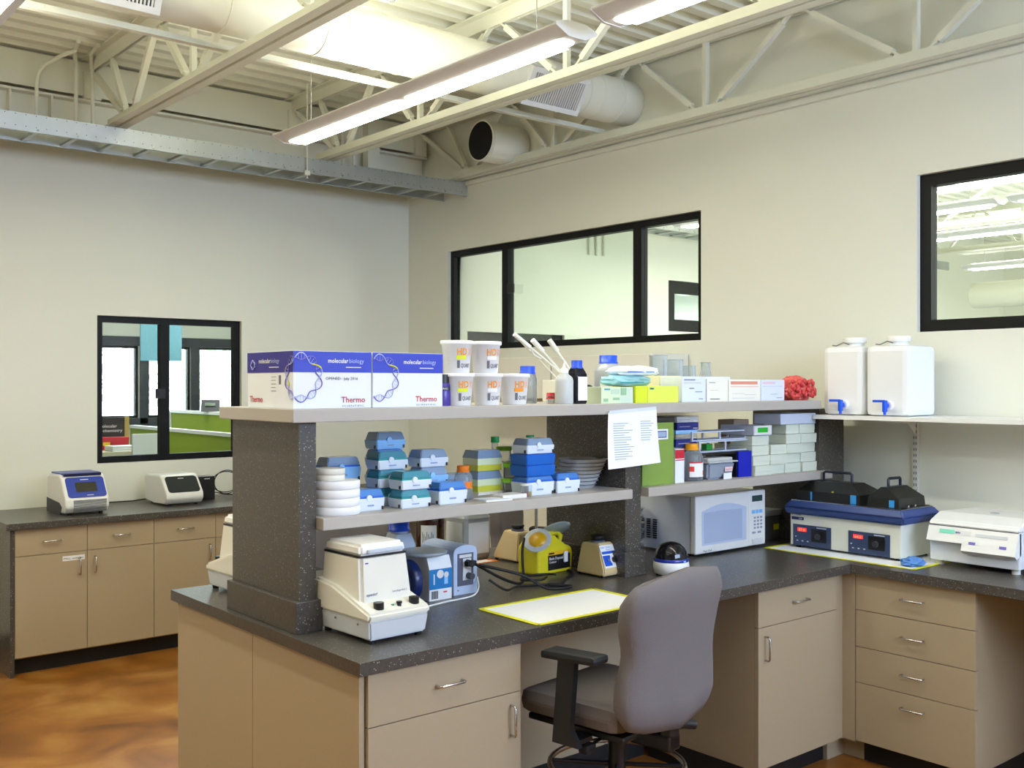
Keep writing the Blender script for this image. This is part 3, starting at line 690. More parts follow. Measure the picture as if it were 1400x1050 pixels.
def glove_carton(x, w, label, hand, left_face):
    t = thing('carton', label, 'carton', (x, 3.05, S2), 0, None); d, h = .335, .192
    MB().box(0,w,0,d,0,h,.002).build('box_body', CARD, t)
    f = flat((0,-.0003,0),(1,0,0),(0,0,1))
    patch(f, 0, w, h*.63, h-.001, CARDB, t, 'blue_band', lift=.0007)
    g = lambda a, b, c: f(a, b, c+.0006)
    text('molecular', lambda a,b,c: g(w*.43+a, h*.80+b, c), .015, FIX, t, width=.078, bold=.02)
    text('biology', lambda a,b,c: g(w*.43+.082+a, h*.80+b, c), .015, M('pale_ink',(176,186,235),.6), t, width=.058)
    patch(g, w*.66, w*.86, h*.715, h*.73, FIX, t, 'printed_line')
    text('Thermo', lambda a,b,c: f(w*.60+a, h*.10+b, c), .020, RED, t, width=.094, bold=.015)
    text('SCIENTIFIC', lambda a,b,c: f(w*.61+a, h*.025+b, c), .006, GREYINK, t, width=.088)
    dna_ring(t, g(.027,.104,0), (1,0,0), (0,0,1), .070, -110, 110, 10)
    if hand: text('OPENED   July 2016', lambda a,b,c: f(w*.40+a, h*.50+b, c), .010, INK, t, width=.125)
    if left_face:
        l = flat((-.0003,d,0),(0,-1,0),(0,0,1)); l2 = lambda a,b,c: l(a,b,c+.0006)
        patch(l, 0, d, h*.63, h-.001, M('carton_violet',(48,44,140),.5), t, 'blue_band', lift=.0007)
        text('molecular', lambda a,b,c: l2(.09+a,h*.80+b,c), .015, FIX, t, width=.085, bold=.02)
        text('biology', lambda a,b,c: l2(.178+a,h*.80+b,c), .015, MATS['pale_ink'], t, width=.062)
        patch(l2, .165, .235, h*.715, h*.73, FIX, t, 'printed_line')
        text('Thermo', lambda a,b,c: l(.02+a,h*.10+b,c), .022, RED, t, width=.098, bold=.015)
        dna_ring(t, l2(.045,h*.77,0), (0,-1,0), (0,0,1), .014, 0, 350)
        dna_ring(t, l2(d+.027,.104,0), (0,-1,0), (0,0,1), .070, 112, 248, 10)
        for k in range(5): patch(l, .18,.215-.004*(k%2), h*.55-k*.012, h*.55-k*.012+.0015, GREYINK, t, 'printed_line')
        patch(l, .235,.25,h*.42,h*.58, GREYINK, t, 'printed_barcode')
    return t
glove_carton(1.627, .300, 'blue and white carton dated by hand at the near end of the top shelf', True, True)
glove_carton(1.932, .300, 'blue and white carton without handwriting, beside the handwritten one', False, False)
# dark purple bottle
t = thing('bottle', 'small purple bottle with a black cap between the cartons and the tubs', 'bottle', (2.305, 3.15, S2))
MB().lathe([(.030,0),(.031,.004),(.031,.078),(.026,.086)], n=20).build('bottle_body', M('purple',(70,52,150),.3), t); MB().cyl((0,0,0), .027, .084, .118, 20).build('cap', DARK, t)
patch(wrap((0,0,0), .0312, R(-160), 0), 0, .10, .058, .072, INK, t, n=10); text('DIANO', wrap((0,0,0), .0316, R(-140), .061), .008, FIX, t, width=.03)
# quart tubs
TUB = M('tub_plastic', (240,240,242), .35); OR = M('orange_print', (235,150,45), .6); PINK = M('pink_print',(243,180,150),.6)
def tub(loc, label, vol, tapecol, turn=0):
    t = thing('mixing_tub', label, 'plastic tub', loc, R(turn), 'one-quart plastic tubs on the top shelf')
    MB().lathe([(.0465,0),(.048,.002),(.0575,.108),(.0625,.109),(.0635,.112),(.0635,.120),(.0615,.123),(.058,.121),(.048,.004),(.0,.003)], n=36).build('tub_body', TUB, t)
    tp = (.0575-.048)/.106; wr = lambda ang, z: wrap((0,0,0), .0486, R(ang), z, 0)
    def mp(ang, z):
        def f(a,b,d):
            rr = .0483+tp*(z+b)+d*.6; th = R(ang)+a/.053; return Vector((rr*math.cos(th), rr*math.sin(th), z+b))
        return f
    A = -122
    text('HD', mp(A-4, .068), .026, OR, t, width=.040, bold=.03); text('X', mp(A+43, .068), .026, PINK, t, width=.018, bold=.03)
    if tapecol: patch(mp(A-8, .052), 0, .040, 0, .014, tapecol, t, 'tape', n=8, lift=.001)
    else: patch(mp(A-2, .052), 0, .040, 0, .013, PAPER, t, 'tape', n=8, lift=.001)
    text(vol, mp(A+4, .055), .009, GREYINK, t, width=.024)
    text('1', mp(A-4, .020), .027, GREYINK, t, width=.011, bold=.04); text('QUART', mp(A+12, .021), .015, GREYINK, t, width=.044, bold=.02)
    for k in range(6): patch(mp(A-45, .035+k*.011), 0, .008, 0, .0010, M('faint_print',(205,205,208),.6), t, 'scale_mark', n=2)
    patch(mp(A-50, .045), 0, .001, 0, .045, MATS['faint_print'], t, 'scale_line', n=1)
    return t
YT = M('yellow_label', (222,232,40), .6); OT = M('orange_label', (240,150,20), .6)
tub((2.372, 3.14, S2), 'quart tub with a yellow label, bottom row beside the purple bottle', '0.5 ml', YT)
tub((2.512, 3.14, S2), 'quart tub with a plain white label, middle of the bottom row', '1.5 ml', None)
tub((2.650, 3.14, S2), 'quart tub with an orange label, bottom row farthest from the cartons', '1.0 ml', OT)
tub((2.365, 3.14, S2+.1235), 'quart tub with a yellow label, top row', '0.5 ml', YT)
tub((2.504, 3.14, S2+.1235), 'quart tub with a plain white label, top row', '1.5 ml', None, 4)
# bottles
def round_bottle(name, label, loc, r, h, body, cap, capr, caph, neck=.8, group=None, sq=False, rz=0, ridge=True):
    t = thing(name, label, 'bottle', loc, rz, group)
    sh = h*.70; prof = [(r*.92,0),(r,.005),(r,sh*.94),(r*.94,sh),(capr*1.05,h*.86-caph*.2),(capr*.85,h-caph*.9),(capr*.85,h-caph*.5)]
    n = 4 if sq else 24
    if sq:
        m = MB(); k = 1.38; b = r
        m.lathe([(p*k, z) for p, z in prof[:4]] + [(prof[4][0]*1.25, prof[4][1])], n=4, smooth=False); bmesh.ops.rotate(m.bm, verts=m.bm.verts, cent=(0,0,0), matrix=Matrix.Rotation(R(45),3,'Z'))
        bmesh.ops.bevel(m.bm, geom=[e for e in m.bm.edges], offset=r*.22, segments=3, affect='EDGES', profile=.5)
        m.lathe([(capr*.88, h*.80), (capr*.88, h-caph*.6)], n=20)
        m.build('bottle_body', body, t)
    else: MB().lathe(prof, n=24).build('bottle_body', body, t)
    c = MB().lathe([(capr*1.08,h-caph),(capr*1.08,h-caph*.8),(capr,h-caph*.78),(capr,h-.002),(capr*.94,h)], n=24).build('cap', cap, t)
    return t
t = round_bottle('bottle', 'bottle with a blue cap behind the orange-labelled quart tub', (2.86, 3.30, S2), .040, .158, GREYJAR, BLUE, .032, .034)
t = round_bottle('bottle', 'small vial with a red cap beside the white squeeze bottle', (2.875, 3.17, S2), .018, .046, GREYJAR, M('red_cap',(215,45,55),.4), .018, .026)
t = thing('squeeze_bottle', 'white plastic squeeze bottle beside the dark labelled bottle', 'bottle', (2.885, 3.10, S2))
MB().lathe([(.036,0),(.038,.004),(.038,.095),(.034,.108),(.018,.122),(.016,.140)], n=24).build('bottle_body', FROST, t); MB().lathe([(.018,.128),(.018,.142),(.006,.150),(.003,.170)], n=16).build('nozzle', WHITE, t)
MB().lathe([(.034,.003),(.034,.09)], n=20).build('content', WHITE, t)
t = round_bottle('bottle', 'square dark glass bottle with a blue cap and a tall white label', (2.957, 3.10, S2), .033, .180, M('black_glass',(20,22,34),.08), BLUE, .023, .034, sq=True)
f = flat((-.0334-0,-.0345,0),(1,0,0),(0,0,1)); patch(f, .008,.060,.014,.112, PAPER, t)
t = thing('carton', 'navy blue box with a white round label lying behind the bottles', 'box', (3.20, 3.30, S2)); MB().box(-.01,.09,0,.08,.02,.062).build('box_body', M('navy_card',(44,72,140),.5), t); MB().box(-.02,.10,-.005,.09,0,.02).build('box_base', M('tan_card',(205,180,160),.6), t)
m = MB().ball((.0,-.012,.068), .03, .018, .012, 12); m.build('tape_roll', DARK, t)
t = round_bottle('bottle', 'large grey plastic bottle with a wide blue cap', (3.345, 3.30, S2), .064, .212, M('grey_plastic',(165,170,176),.35), BLUE, .040, .038)
patch(wrap((0,0,0), .0645, R(-170), 0), 0, .06, .03, .10, PAPER, t, n=8)
# cartons
def carton(label, x, y, z, w, d, h, mat, rz=0, name='carton', group=None, marks=(), left=None, gap=None):
    t = thing(name, label, 'box', (x, y, z), rz, group)
    MB().box(0,w,0,d,0,h,.0015).build('box_body', mat, t)
    f = flat((0,-.0004,0),(1,0,0),(0,0,1))
    for a0,a1,b0,b1,c in marks: patch(f, a0*w, a1*w, b0*h, b1*h, c, t, 'printed_mark')
    if left: patch(flat((-.0004,d,0),(0,-1,0),(0,0,1)), .03*d, .97*d, .03*h, .97*h, left, t, 'printed_side')
    return t
PALEG = M('pale_green_card',(214,228,196),.6); MIDG = M('mid_green_print',(150,190,150),.6); TEALP = M('teal_print',(60,150,160),.5)
carton('pale green patterned carton under the plastic glove packets', 3.06, 3.06, S2, .115, .12, .070, PALEG, marks=((.15,.45,.80,.90,TEALP),(.1,.35,.1,.3,MIDG),(.6,.95,.2,.35,MIDG),(.5,.95,.55,.85,M('mint',(190,214,190),.6))))
carton('mint carton with a plain white front between the green and yellow ones', 3.178, 3.07, S2, .085, .12, .069, M('mint_card',(206,222,206),.6), marks=((.1,.5,.5,.95,MIDG),))
YEL = M('lime_card',(214,226,40),.55); YEL2 = M('lime_card_light',(222,236,90),.55)
carton('lime yellow carton with no print beside the mint carton', 3.268, 3.06, S2, .075, .14, .073, YEL)
carton('lime yellow carton with a small blue logo', 3.345, 3.06, S2, .200, .14, .073, YEL2, marks=((.07,.20,.80,.90,TEALP),(.085,.185,.83,.87,FIX)))
BL = M('blue_tint_card',(222,230,246),.6); CR = M('cream_card',(240,238,226),.6); TXT = M('grey_print',(150,155,175),.7); RP = M('salmon_print',(225,150,130),.7)
carton('white carton with blue-grey print, next to the lime carton', 3.572, 3.06, S2, .165, .13, .116, BL, marks=((.08,.55,.84,.90,TXT),(.08,.8,.74,.755,TXT),(.3,.5,.52,.55,INK),(.55,.85,.38,.42,TXT),(.7,.88,.10,.14,TXT)))
carton('plain cream carton with a faint line of print at its foot', 3.745, 3.06, S2, .155, .13, .106, CR, marks=((.1,.4,.82,.85,TXT),(.15,.6,.10,.13,INK),(.15,.5,.5,.51,TXT)))
carton('cream carton with salmon lettering across the top', 3.905, 3.06, S2, .245, .13, .103, CR, marks=((.06,.9,.78,.92,RP),(.06,.93,.66,.68,RP),(.1,.5,.35,.36,TXT),(.5,.85,.3,.31,TXT),(.1,.8,.14,.15,TXT)))
carton('white carton with pinkish print next to the red bag', 4.155, 3.06, S2, .190, .13, .103, BL, marks=((.06,.6,.80,.90,M('pink_ink',(228,200,215),.6)),(.06,.93,.68,.69,TXT),(.4,.7,.3,.32,TXT),(.65,.9,.12,.15,TXT)))
carton('cream carton standing behind the lime cartons', 3.60, 3.22, S2, .15, .10, .12, M('cream_yellow',(236,234,196),.6), marks=((.1,.8,.80,.86,TXT),))
carton('long white carton behind the cream ones', 3.80, 3.22, S2, .32, .10, .118, CARD)
# crumpled plastic packets: displaced blobs
def crumple(t, name, c, rx, ry, rz, mat, seed, sub=3, amp=.22, sq=1.0):
    rnd = random.Random(seed); bm = bmesh.new(); bmesh.ops.create_icosphere(bm, subdivisions=sub, radius=1)
    for v in bm.verts:
        p = v.co; k = max(abs(p.x),abs(p.y),abs(p.z))**sq if sq != 1 else 1
        v.co = Vector((p.x*rx, p.y*ry, p.z*rz)) * (1+rnd.uniform(-amp,amp)*.5) 
        v.co.z = max(v.co.z, -rz*.72); v.co += Vector(c)+Vector((0,0,rz*.72))
    m = MB(); m.bm.free(); m.bm = bm; return m.build(name, mat, t)
t = thing('plastic_packet', 'crumpled clear packet with teal print lying on the green cartons', 'packet', (3.28, 3.13, S2+.0745), 0)
crumple(t, 'film', (0,0,0), .15, .06, .030, M('teal_film',(150,200,205),.25), 3)
patch(flat((-.10,-.062,.012),(1,0,0),(0,0,1)), 0,.15,0,.005, TEALP, t, 'printed_line'); 
t = thing('plastic_packet', 'crumpled white packet with blue print, topmost on the green cartons', 'packet', (3.33, 3.13, S2+.118), 0)
crumple(t, 'film', (0,0,0), .155, .06, .026, M('white_film',(232,240,242),.25), 5); patch(flat((-.10,-.060,.014),(1,0,0),(0,0,1)), 0,.17,0,.005, M('blue_print',(70,120,180),.5), t, 'printed_line')
t = thing('red_bag', 'clear bag of red caps at the far end of the top shelf', 'bag', (4.462, 3.085, S2), 0)
crumple(t, 'film', (0,0,0), .108, .070, .072, M('red_film',(215,90,80),.35, grain=.35, gscale=30), 11, 4, .16)
m = MB()
rr_ = random.Random(4)
for k in range(46):
    a, b = rr_.uniform(-.1,.1), rr_.uniform(.015,.10); m.ball((a,-.078+.6*abs(a)*.4+rr_.uniform(-.004,.004),b), .013,.008,.013, 8)
m.build('red_caps', M('red_caps',(205,60,60),.4), t, kind='stuff')
# glassware beyond
for i, (x, y, r, h) in enumerate(((3.86,3.46,.045,.22),(3.97,3.46,.05,.20),(4.06,3.44,.04,.17))):
    t = thing('beaker', ('tall clear cylinder', 'clear beaker with a reddish mark', 'smaller clear beaker')[i] + ' behind the white cartons', 'beaker', (x,y,S2), 0)
    MB().lathe([(r*.95,0),(r,.004),(r,h),(r*1.06,h+.004),(r*.97,h),(r*.96,.006),(0,.005)], n=24).build('glass_wall', CLEARP, t)
    patch(wrap((0,0,0), r+.0006, R(-130), 0), 0, .03, .05, .08, M('faded_red',(200,150,130),.6), t, 'printed_mark', n=4)
t = thing('flask', 'clear conical flask behind the white cartons', 'flask', (4.2,3.44,S2), 0)
MB().lathe([(.075,0),(.078,.006),(.030,.13),(.024,.15),(.024,.19),(.028,.194),(.022,.19),(.022,.15),(.073,.008),(0,.006)], n=28).build('glass_wall', CLEARP, t)
# long white applicator rods standing in a rack on the far side of the shelf
rk = thing('rod_rack', 'small white rack holding the leaning rods behind the tubs', 'rack', (3.20, 3.47, S2)); MB().box(-.06,.12,-.05,.05,0,.10,.004).build('rack_body', OFFW, rk)
for i, (p, q, r) in enumerate((((2.955,3.5,1.951),(3.26,3.47,1.751),.010),((3.063,3.5,1.928),(3.27,3.49,1.751),.012),((3.165,3.5,1.931),(3.30,3.46,1.751),.012),((3.02,3.53,1.925),(3.22,3.50,1.751),.007))):
    t = thing('applicator_rod', ('leftmost white rod leaning over the tubs, with a hooked grip', 'second white rod leaning over the tubs', 'white rod leaning farthest to the right over the tubs', 'thin white rod between the leaning rods')[i], 'rod', p)
    P = Vector(q)-Vector(p); MB().tube([(0,0,0), P*.28], r, 10).build('handle', OFFW, t); MB().tube([P*.28, P], r*.5, 8).build('shaft', OFFW, t)
    if i in (0,2): MB().tube([P*.30, P*.30+Vector((.015,0,-.03)), P*.36+Vector((.04,0,-.035))], .004, 6).build('hook', OFFW, t)
# far white cabinets on the right wall below the window
for i, (y0, y1) in enumerate(((5.10,5.95),(4.64,5.09),(4.20,4.63))):
    t = thing('wall_cabinet', ('widest', 'middle', 'smallest')[i] + ' white wall cabinet on the right wall seen above the shelf', 'cabinet', (4.62, y0, 1.63))
    MB().box(0.02,.34,0,y1-y0,0,.285).build('cabinet_body', OFFW, t); MB().box(0,.02,.003,y1-y0-.003,.003,.282,.002).build('door', OFFW, t)

# paper sheet hanging from the shelf edge
t = thing('paper_sheet', 'printed sheet of paper taped to the edge of the top shelf', 'paper', (3.17, 2.985, 1.50), R(0))
m = MB(); vs = []; fs = []; NU, NV = 8, 8
for d in (0,.0006):
    for j in range(NV+1):
        for i in range(NU+1):
            u, v = i/NU, j/NV; x = -.145+.292*u+(.012*(1-v)*(2*u-1)); z = .112-.232*(1-v)+.014*u; y = -.012*(1-v)**2*(1+.5*math.sin(3*u)) - d
            vs.append((x,y,z))
K = (NU+1)*(NV+1)
for j in range(NV):
    for i in range(NU):
        a = j*(NU+1)+i; fs += [(a,a+1,a+NU+2,a+NU+1),(K+a+NU+1,K+a+NU+2,K+a+1,K+a)]
m._add(vs, fs, True); m.build('sheet', PAPER, t)
m = MB(); rr_ = random.Random(9)
for k in range(16):
    z = .065-k*.0098; y = lambda zz: -.0018-.012*((.112-zz)/.232)**2*1.35
    m.box(-.118, -.118+rr_.uniform(.06,.12), y(z)-.0006, y(z), z, z+.0028)
    if k < 9: m.box(.045, .045+rr_.uniform(.05,.085), y(z)-.0006, y(z), z+.006, z+.0088)
m.build('printed_lines', M('light_print',(160,172,192),.7), t)
patch(flat((-.14,-.001,.106),(1,0,.048),(0,0,1)), 0,.285,0,.014, M('clear_tape',(214,222,234),.3), t, 'tape')

# ================================================================ LOWER SHELF, LEFT BAY
TIPW = M('tip_box_white', (226,236,246), .35)
def tip_box(loc, label, lidc, w=.132, d=.092, hb=.034, hl=.030, body=None, rz=0, band=None):
    t = thing('tip_box', label, 'tip box', loc, rz, 'pipette tip boxes on the lower shelf'); body = body or TIPW
    m = MB().frus((.004,w-.004,.004,d-.004),(0,w,0,d),0,hb); bmesh.ops.bevel(m.bm, geom=list(m.bm.edges), offset=.003, segments=2, affect='EDGES'); m.build('box_base', body, t)
    if band: MB().box(.004,w-.004,.004,d-.004,hb,hb+.006).build('tip_tray', band, t)
    z = hb+(.006 if band else 0)
    m = MB().frus((.003,w-.003,.003,d-.003),(.012,w-.012,.010,d-.010),z,hb+hl); bmesh.ops.bevel(m.bm, geom=list(m.bm.edges), offset=.003, segments=2, affect='EDGES'); m.build('lid', lidc, t)
    MB().cyl((w*.42,0,hb+.001), .011, -.002, .004, 14, 'y').build('latch', body, t)
    MB().box(w-.014,w-.008,-.001,.002,.003,.015).build('hinge_slot', DARK, t); MB().box(-.001,.002,.012,.020,.003,.015).build('hinge_slot', DARK, t)
    f = flat((0,-.0006,0),(1,0,0),(0,0,1)); patch(f, w*.35, w*.58, hb*.38, hb*.5, M('grey_blue_print',(140,160,200),.6), t, 'printed_mark')
    return t
LT = glassy('lid_teal',(70,150,170),.12,.25); LB = glassy('lid_blue',(80,140,215),.12,.25); LG = glassy('lid_grey',(150,175,205),.22,.2); TEALB = M('teal_tray',(30,150,150),.4); BLUB = M('blue_tray',(30,100,215),.4); SKY = M('sky_plastic',(150,205,250),.35)
# stack of white lidded pots
for i, (r, z, h) in enumerate(((.083,0,.029),(.083,.029,.029),(.083,.058,.029),(.083,.087,.029),(.054,.116,.021),(.054,.137,.021))):
    t = thing('filter_stack', ('large white round filter pack, bottom of the stack beside the first pillar', 'large white round filter pack, second from the bottom', 'large white round filter pack, third from the bottom', 'large white round filter pack, fourth and uppermost large one', 'small white round pack, lower of the two on the stack', 'small white round pack on top of the stack')[i], 'round pack', (1.815 if r > .06 else 1.79, 3.10, S1+z), 0)
    MB().lathe([(r-.002,0),(r,.002),(r,h-.003),(r-.003,h-.0008)], n=32).build('pack', (PAPER if r > .06 else OFFW), t)
tip_box((1.888, 3.075, S1), 'blue-lidded white tip box touching the round white packs', LB, hb=.044, hl=.030, w=.112, band=BLUB)
tip_box((2.052, 3.05, S1), 'teal-lidded tip box, bottom of the front stack', LT, band=TEALB); tip_box((2.055, 3.05, S1+.066), 'teal-lidded tip box, top of the front stack', LT, band=TEALB)
t = tip_box((2.225, 3.06, S1), 'blue-lidded tall tip box beside the orange-capped bottle', LB, hb=.050, hl=.030, band=BLUB)
for k in range(3): tip_box((2.03, 3.165, S1+k*.066), ('teal-lidded tip box, bottom of the second-row stack', 'teal-lidded tip box in the middle of the second-row stack', 'teal-lidded tip box on top of the second-row stack')[k], LT, band=TEALB)
for k in range(3): tip_box((2.215, 3.165, S1+k*.066), ('clear-lidded tip box, bottom of the stack behind the tall blue-lidded one', 'clear-lidded tip box in the middle of its stack', 'grey-lidded tip box on top, right of the teal ones')[k], LG, body=(SKY if k == 1 else None))
for k in range(4): tip_box((2.10, 3.285, S1+k*.066), ('back-row tip box at shelf level', 'back-row tip box, second up', 'back-row tip box with a blue lid, third up', 'pale blue tip box standing highest on the shelf')[k], (LB if k == 2 else LG), body=(SKY if k == 3 else None))
for k in range(2): tip_box((1.885, 3.28, S1+k*.088), ('sky-blue tip box in the back row, lower', 'sky-blue tip box with a blue tray seen above the round packs')[k], LG, body=SKY, hb=.052, hl=.036, w=.145, band=BLUB)
# orange capped media bottle
t = round_bottle('media_bottle', 'clear media bottle with an orange cap beside the tall blue-lidded tip box', (2.41, 3.16, S1), .036, .130, GREYJAR, ORANGE, .024, .024)
patch(wrap((0,0,0), .0366, R(-130), 0), 0, .05, .045, .07, ORANGE, t, n=8)
# yellow tip racks
YB = M('olive_yellow',(206,205,60),.4); YW2 = M('pale_yellow',(222,232,190),.4)
def yellow_rack(loc, label, w=.125, d=.10):
    t = thing('tip_rack', label, 'tip rack', loc, 0, 'yellow pipette tip racks')
    MB().frus((0,w,0,d),(.002,w-.002,.002,d-.002),0,.024).build('rack_base', YB, t); MB().frus((.0,w,.0,d),(.002,w-.002,.002,d-.002),.024,.050).build('tips', YW2, t)
    m = MB().frus((-.001,w+.001,-.001,d+.001),(.008,w-.008,.008,d-.008),.050,.082); m.build('lid', LG, t); return t
for k in range(2): yellow_rack((2.545, 3.24, S1+.012+k*.083), ('lower yellow tip rack behind the orange-capped bottle', 'upper yellow tip rack behind the orange-capped bottle')[k])
MB_ = MB().box(2.54, 2.68, 3.23, 3.35, S1, S1+.012); tag(MB_.build('tray', OFFW), 'flat grey tray under the yellow tip racks', 'tray')
yellow_rack((2.44, 3.30, S1), 'yellow tip rack at the back, left of the stacked pair')
LIME = M('lime_cap',(150,215,50),.4)
for i, (x, y, z) in enumerate(((2.695,3.22,0),(2.70,3.22,.062),(2.73,3.30,.124))):
    t = thing('jar', ('lime-lidded clear jar on the shelf beside the blue bins', 'lime-lidded jar stacked on another jar', 'lime-lidded jar, topmost beside the blue bins')[i], 'jar', (x,y,S1+z), 0)
    MB().lathe([(.028,0),(.030,.003),(.030,.044)], n=20).build('jar_body', CLEARP, t); MB().cyl((0,0,0), .033, .044, .061, 20).build('lid', LIME, t)
t3 = thing('jar_riser', 'clear box carrying the topmost lime-lidded jar', 'box', (2.70, 3.265, S1)); MB().box(0,.07,0,.075,0,.122).build('box_body', CLEARP, t3)
for i, (x, c) in enumerate(((2.64,(150,50,70)),(2.675,(200,160,40)))):
    t = thing('vial', ('small clear vial with dark red contents at the shelf edge', 'small clear vial with amber contents at the shelf edge')[i], 'vial', (x+.005,3.07+.02*i,S1), 0)
    MB().lathe([(.015,0),(.016,.002),(.016,.045)], n=16).build('glass_wall', CLEARP, t); MB().cyl((0,0,0), .0135, .002, .018, 14).build('contents', M('contents%d'%i,c,.3), t); MB().cyl((0,0,0), .016, .045, .052, 14).build('cap', WHITE, t)
t = thing('paper_pile', 'loose folded papers lying at the front of the lower shelf', 'paper', (2.42, 3.03, S1), 0)
MB().box(0,.12,0,.09,0,.006).build('sheet', PAPER, t, rot=(0,0,R(-6))); MB().box(.10,.22,.02,.10,0,.016,.002).build('booklet', M('booklet',(232,230,226),.6), t)
f = flat((0.005,.0,.0062),(1,-.1,0),(.1,1,0)); patch(f, .0,.10,.005,.012, SKY, t, 'printed_mark'); patch(f, .0,.01,.012,.07, SKY, t, 'printed_mark')
# blue bins with tip box on top
t = tip_box((2.635+.03, 3.08, S1), 'white tip box with a blue lid under the tall blue bins', LB, hb=.052, hl=.024, w=.150, d=.10, band=BLUB)
tip_box((2.828, 3.08, S1), 'white tip box with a blue lid between the blue bins and the clear plates', LB, hb=.050, hl=.028, band=BLUB)
BB = M('strong_blue',(0,98,200),.35)
for k in range(2):
    t = thing('blue_bin', ('lower tall blue bin standing on a tip box', 'upper tall blue bin under the white tip box')[k], 'bin', (2.665, 3.08, S1+.077+k*.044), 0)
    m = MB().frus((0,.150,0,.10),(-.003,.153,-.003,.103),0,.043); bmesh.ops.bevel(m.bm, geom=list(m.bm.edges), offset=.003, segments=2, affect='EDGES'); m.build('bin_body', BB, t)
tip_box((2.668, 3.08, S1+.166), 'white tip box with a grey lid standing on the blue bins', LG, w=.148, d=.10, hb=.034, hl=.026)
for i, (x, y) in enumerate(((2.715,3.34),(2.90,3.33))):
    t = thing('tube', ('green-capped tube left of the white tip box', 'green-capped tube right of the white tip box')[i], 'tube', (x,y,S1), 0)
    MB().lathe([(.003,0),(.014,.02),(.014,.20)], n=14).build('tube_body', (M('red_tube',(150,40,40),.4) if i else CLEARP), t); MB().cyl((0,0,0), .018, .20, .225, 16).build('cap', M('green_cap',(20,150,70),.4), t)
# fan of clear plates
MILK = M('milky_plastic', (226,229,230), .35)
for k in range(8):
    t = thing('weighing_dish', 'clear weighing dish in the leaning stack, number %d from the shelf' % (k+1), 'dish', (3.065+.004*k, 3.245-.006*k, S1+k*.0155), 0, 'stacked clear dishes')
    t['label'] = ('lowest', 'second', 'third', 'fourth', 'fifth', 'sixth', 'seventh', 'topmost')[k] + ' clear dish from the shelf in the leaning stack'
    MB().lathe([(.090,0),(.095,.003),(.104,.0145),(.108,.0150),(.100,.0137),(.092,.004),(0,.003)], n=32).build('dish', MILK, t)
carton('orange and yellow printed packet standing behind the clear dishes', 3.13, 3.34, S1, .045, .03, .10, M('amber_card',(236,170,20),.5), marks=((.3,.9,.3,.5,RED),))

# ================================================================ LOWER SHELF, RIGHT BAY
GB = M('olive_green_box',(130,160,70),.45)
t = thing('storage_box', 'tall green box with a black lid and a framed label, behind the hanging sheet', 'box', (3.30, 3.05, S1))
MB().box(0,.205,0,.25,0,.275,.004).build('box_body', GB, t); MB().box(-.002,.208,-.003,.253,.275,.298,.002).build('lid', DARK, t)
f = flat((0,-.0006,0),(1,0,0),(0,0,1)); patch(f, .07,.165,.20,.245, PAPER, t); g = lambda a,b,c: f(a,b,c+.0006)
patch(g, .076,.155,.207,.238, M('label_navy',(60,80,130),.5), t); g2 = lambda a,b,c: f(a,b,c+.0012); patch(g2, .080,.150,.211,.234, M('label_grey_blue',(160,178,210),.5), t)
NAVY = M('navy_kit',(24,36,120),.45)
zz = S1+.155
carton('white box with a red end standing beside the green box', 3.525, 3.06, S1, .062, .12, .152, CARD, marks=((0,1,.72,.98,M('kit_red',(200,25,50),.5)),(0,1,.66,.69,MATS['kit_red'] if 'kit_red' in MATS else RED)))
carton('plain white riser box behind the orange-capped bottle', 3.60, 3.15, S1, .13, .12, .152, CARD)
for i, (h, c, lab) in enumerate(((.036, NAVY, 'navy kit box, lowest of the stack beside the green box'), (.024, CLEARP, 'clear-topped kit box above the lowest navy one'), (.018, SKY, 'pale blue kit box in the middle of the stack'), (.034, NAVY, 'navy kit box, upper one of the stack'), (.030, FROST, 'clear kit box on top of the stack'))):
    carton(lab, 3.60+.008*(i>2), 3.12, zz, .150, .14, h-.0015, c, marks=((.1,.6,.4,.5,TXT),(.75,.95,.15,.25,FIX))); zz += h
t = round_bottle('media_bottle', 'clear media bottle with an orange cap and a red and white label', (3.685, 3.10, S1), .052, .170, GREYJAR, M('amber_cap',(245,165,20),.4), .030, .028)
patch(wrap((0,0,0), .0527, R(-150), 0), 0, .085, .02, .085, PAPER, t, n=12); patch(wrap((0,0,0), .0533, R(-150), 0), 0, .07, .083, .089, MATS['kit_red'], t, 'red_stripe', n=10)
patch(wrap((0,0,0), .0535, R(-150), 0), .0, .022, .045, .068, M('hazard_red',(225,60,50),.5), t, 'hazard_mark', n=3); patch(wrap((0,0,0), .0535, R(-150), 0), .073, .083, .028, .05, ORANGE, t, 'hazard_mark', n=3)
t = thing('plastic_tub', 'lidded clear plastic food tub with a small red and white label', 'tub', (3.745, 3.05, S1))
m = MB().frus((.012,.188,.012,.13),(.0,.20,.0,.142),0,.080); bmesh.ops.bevel(m.bm, geom=list(m.bm.edges), offset=.010, segments=3, affect='EDGES'); m.build('tub_body', M('smoky_plastic',(150,160,175),.25), t)
MB().box(-.008,.208,-.008,.150,.078,.084,.002).build('rim', FROST, t); MB().box(.01,.19,.01,.132,.084,.100,.006).build('lid', FROST, t)
f = flat((0,-.0035,0),(1,0,0),(0,0,1)); patch(f, .115,.170,.036,.056, M('pink_label',(235,210,215),.5), t); patch(f, .105,.165,.0,.028, PAPER, t); text('NaOH', lambda a,b,c: f(.120+a,.041+b,c+.0006), .009, RED, t, width=.045)
t = thing('gel_box', 'blue and black open-sided file holder carrying the wire racks', 'holder', (3.80, 3.16, S1))
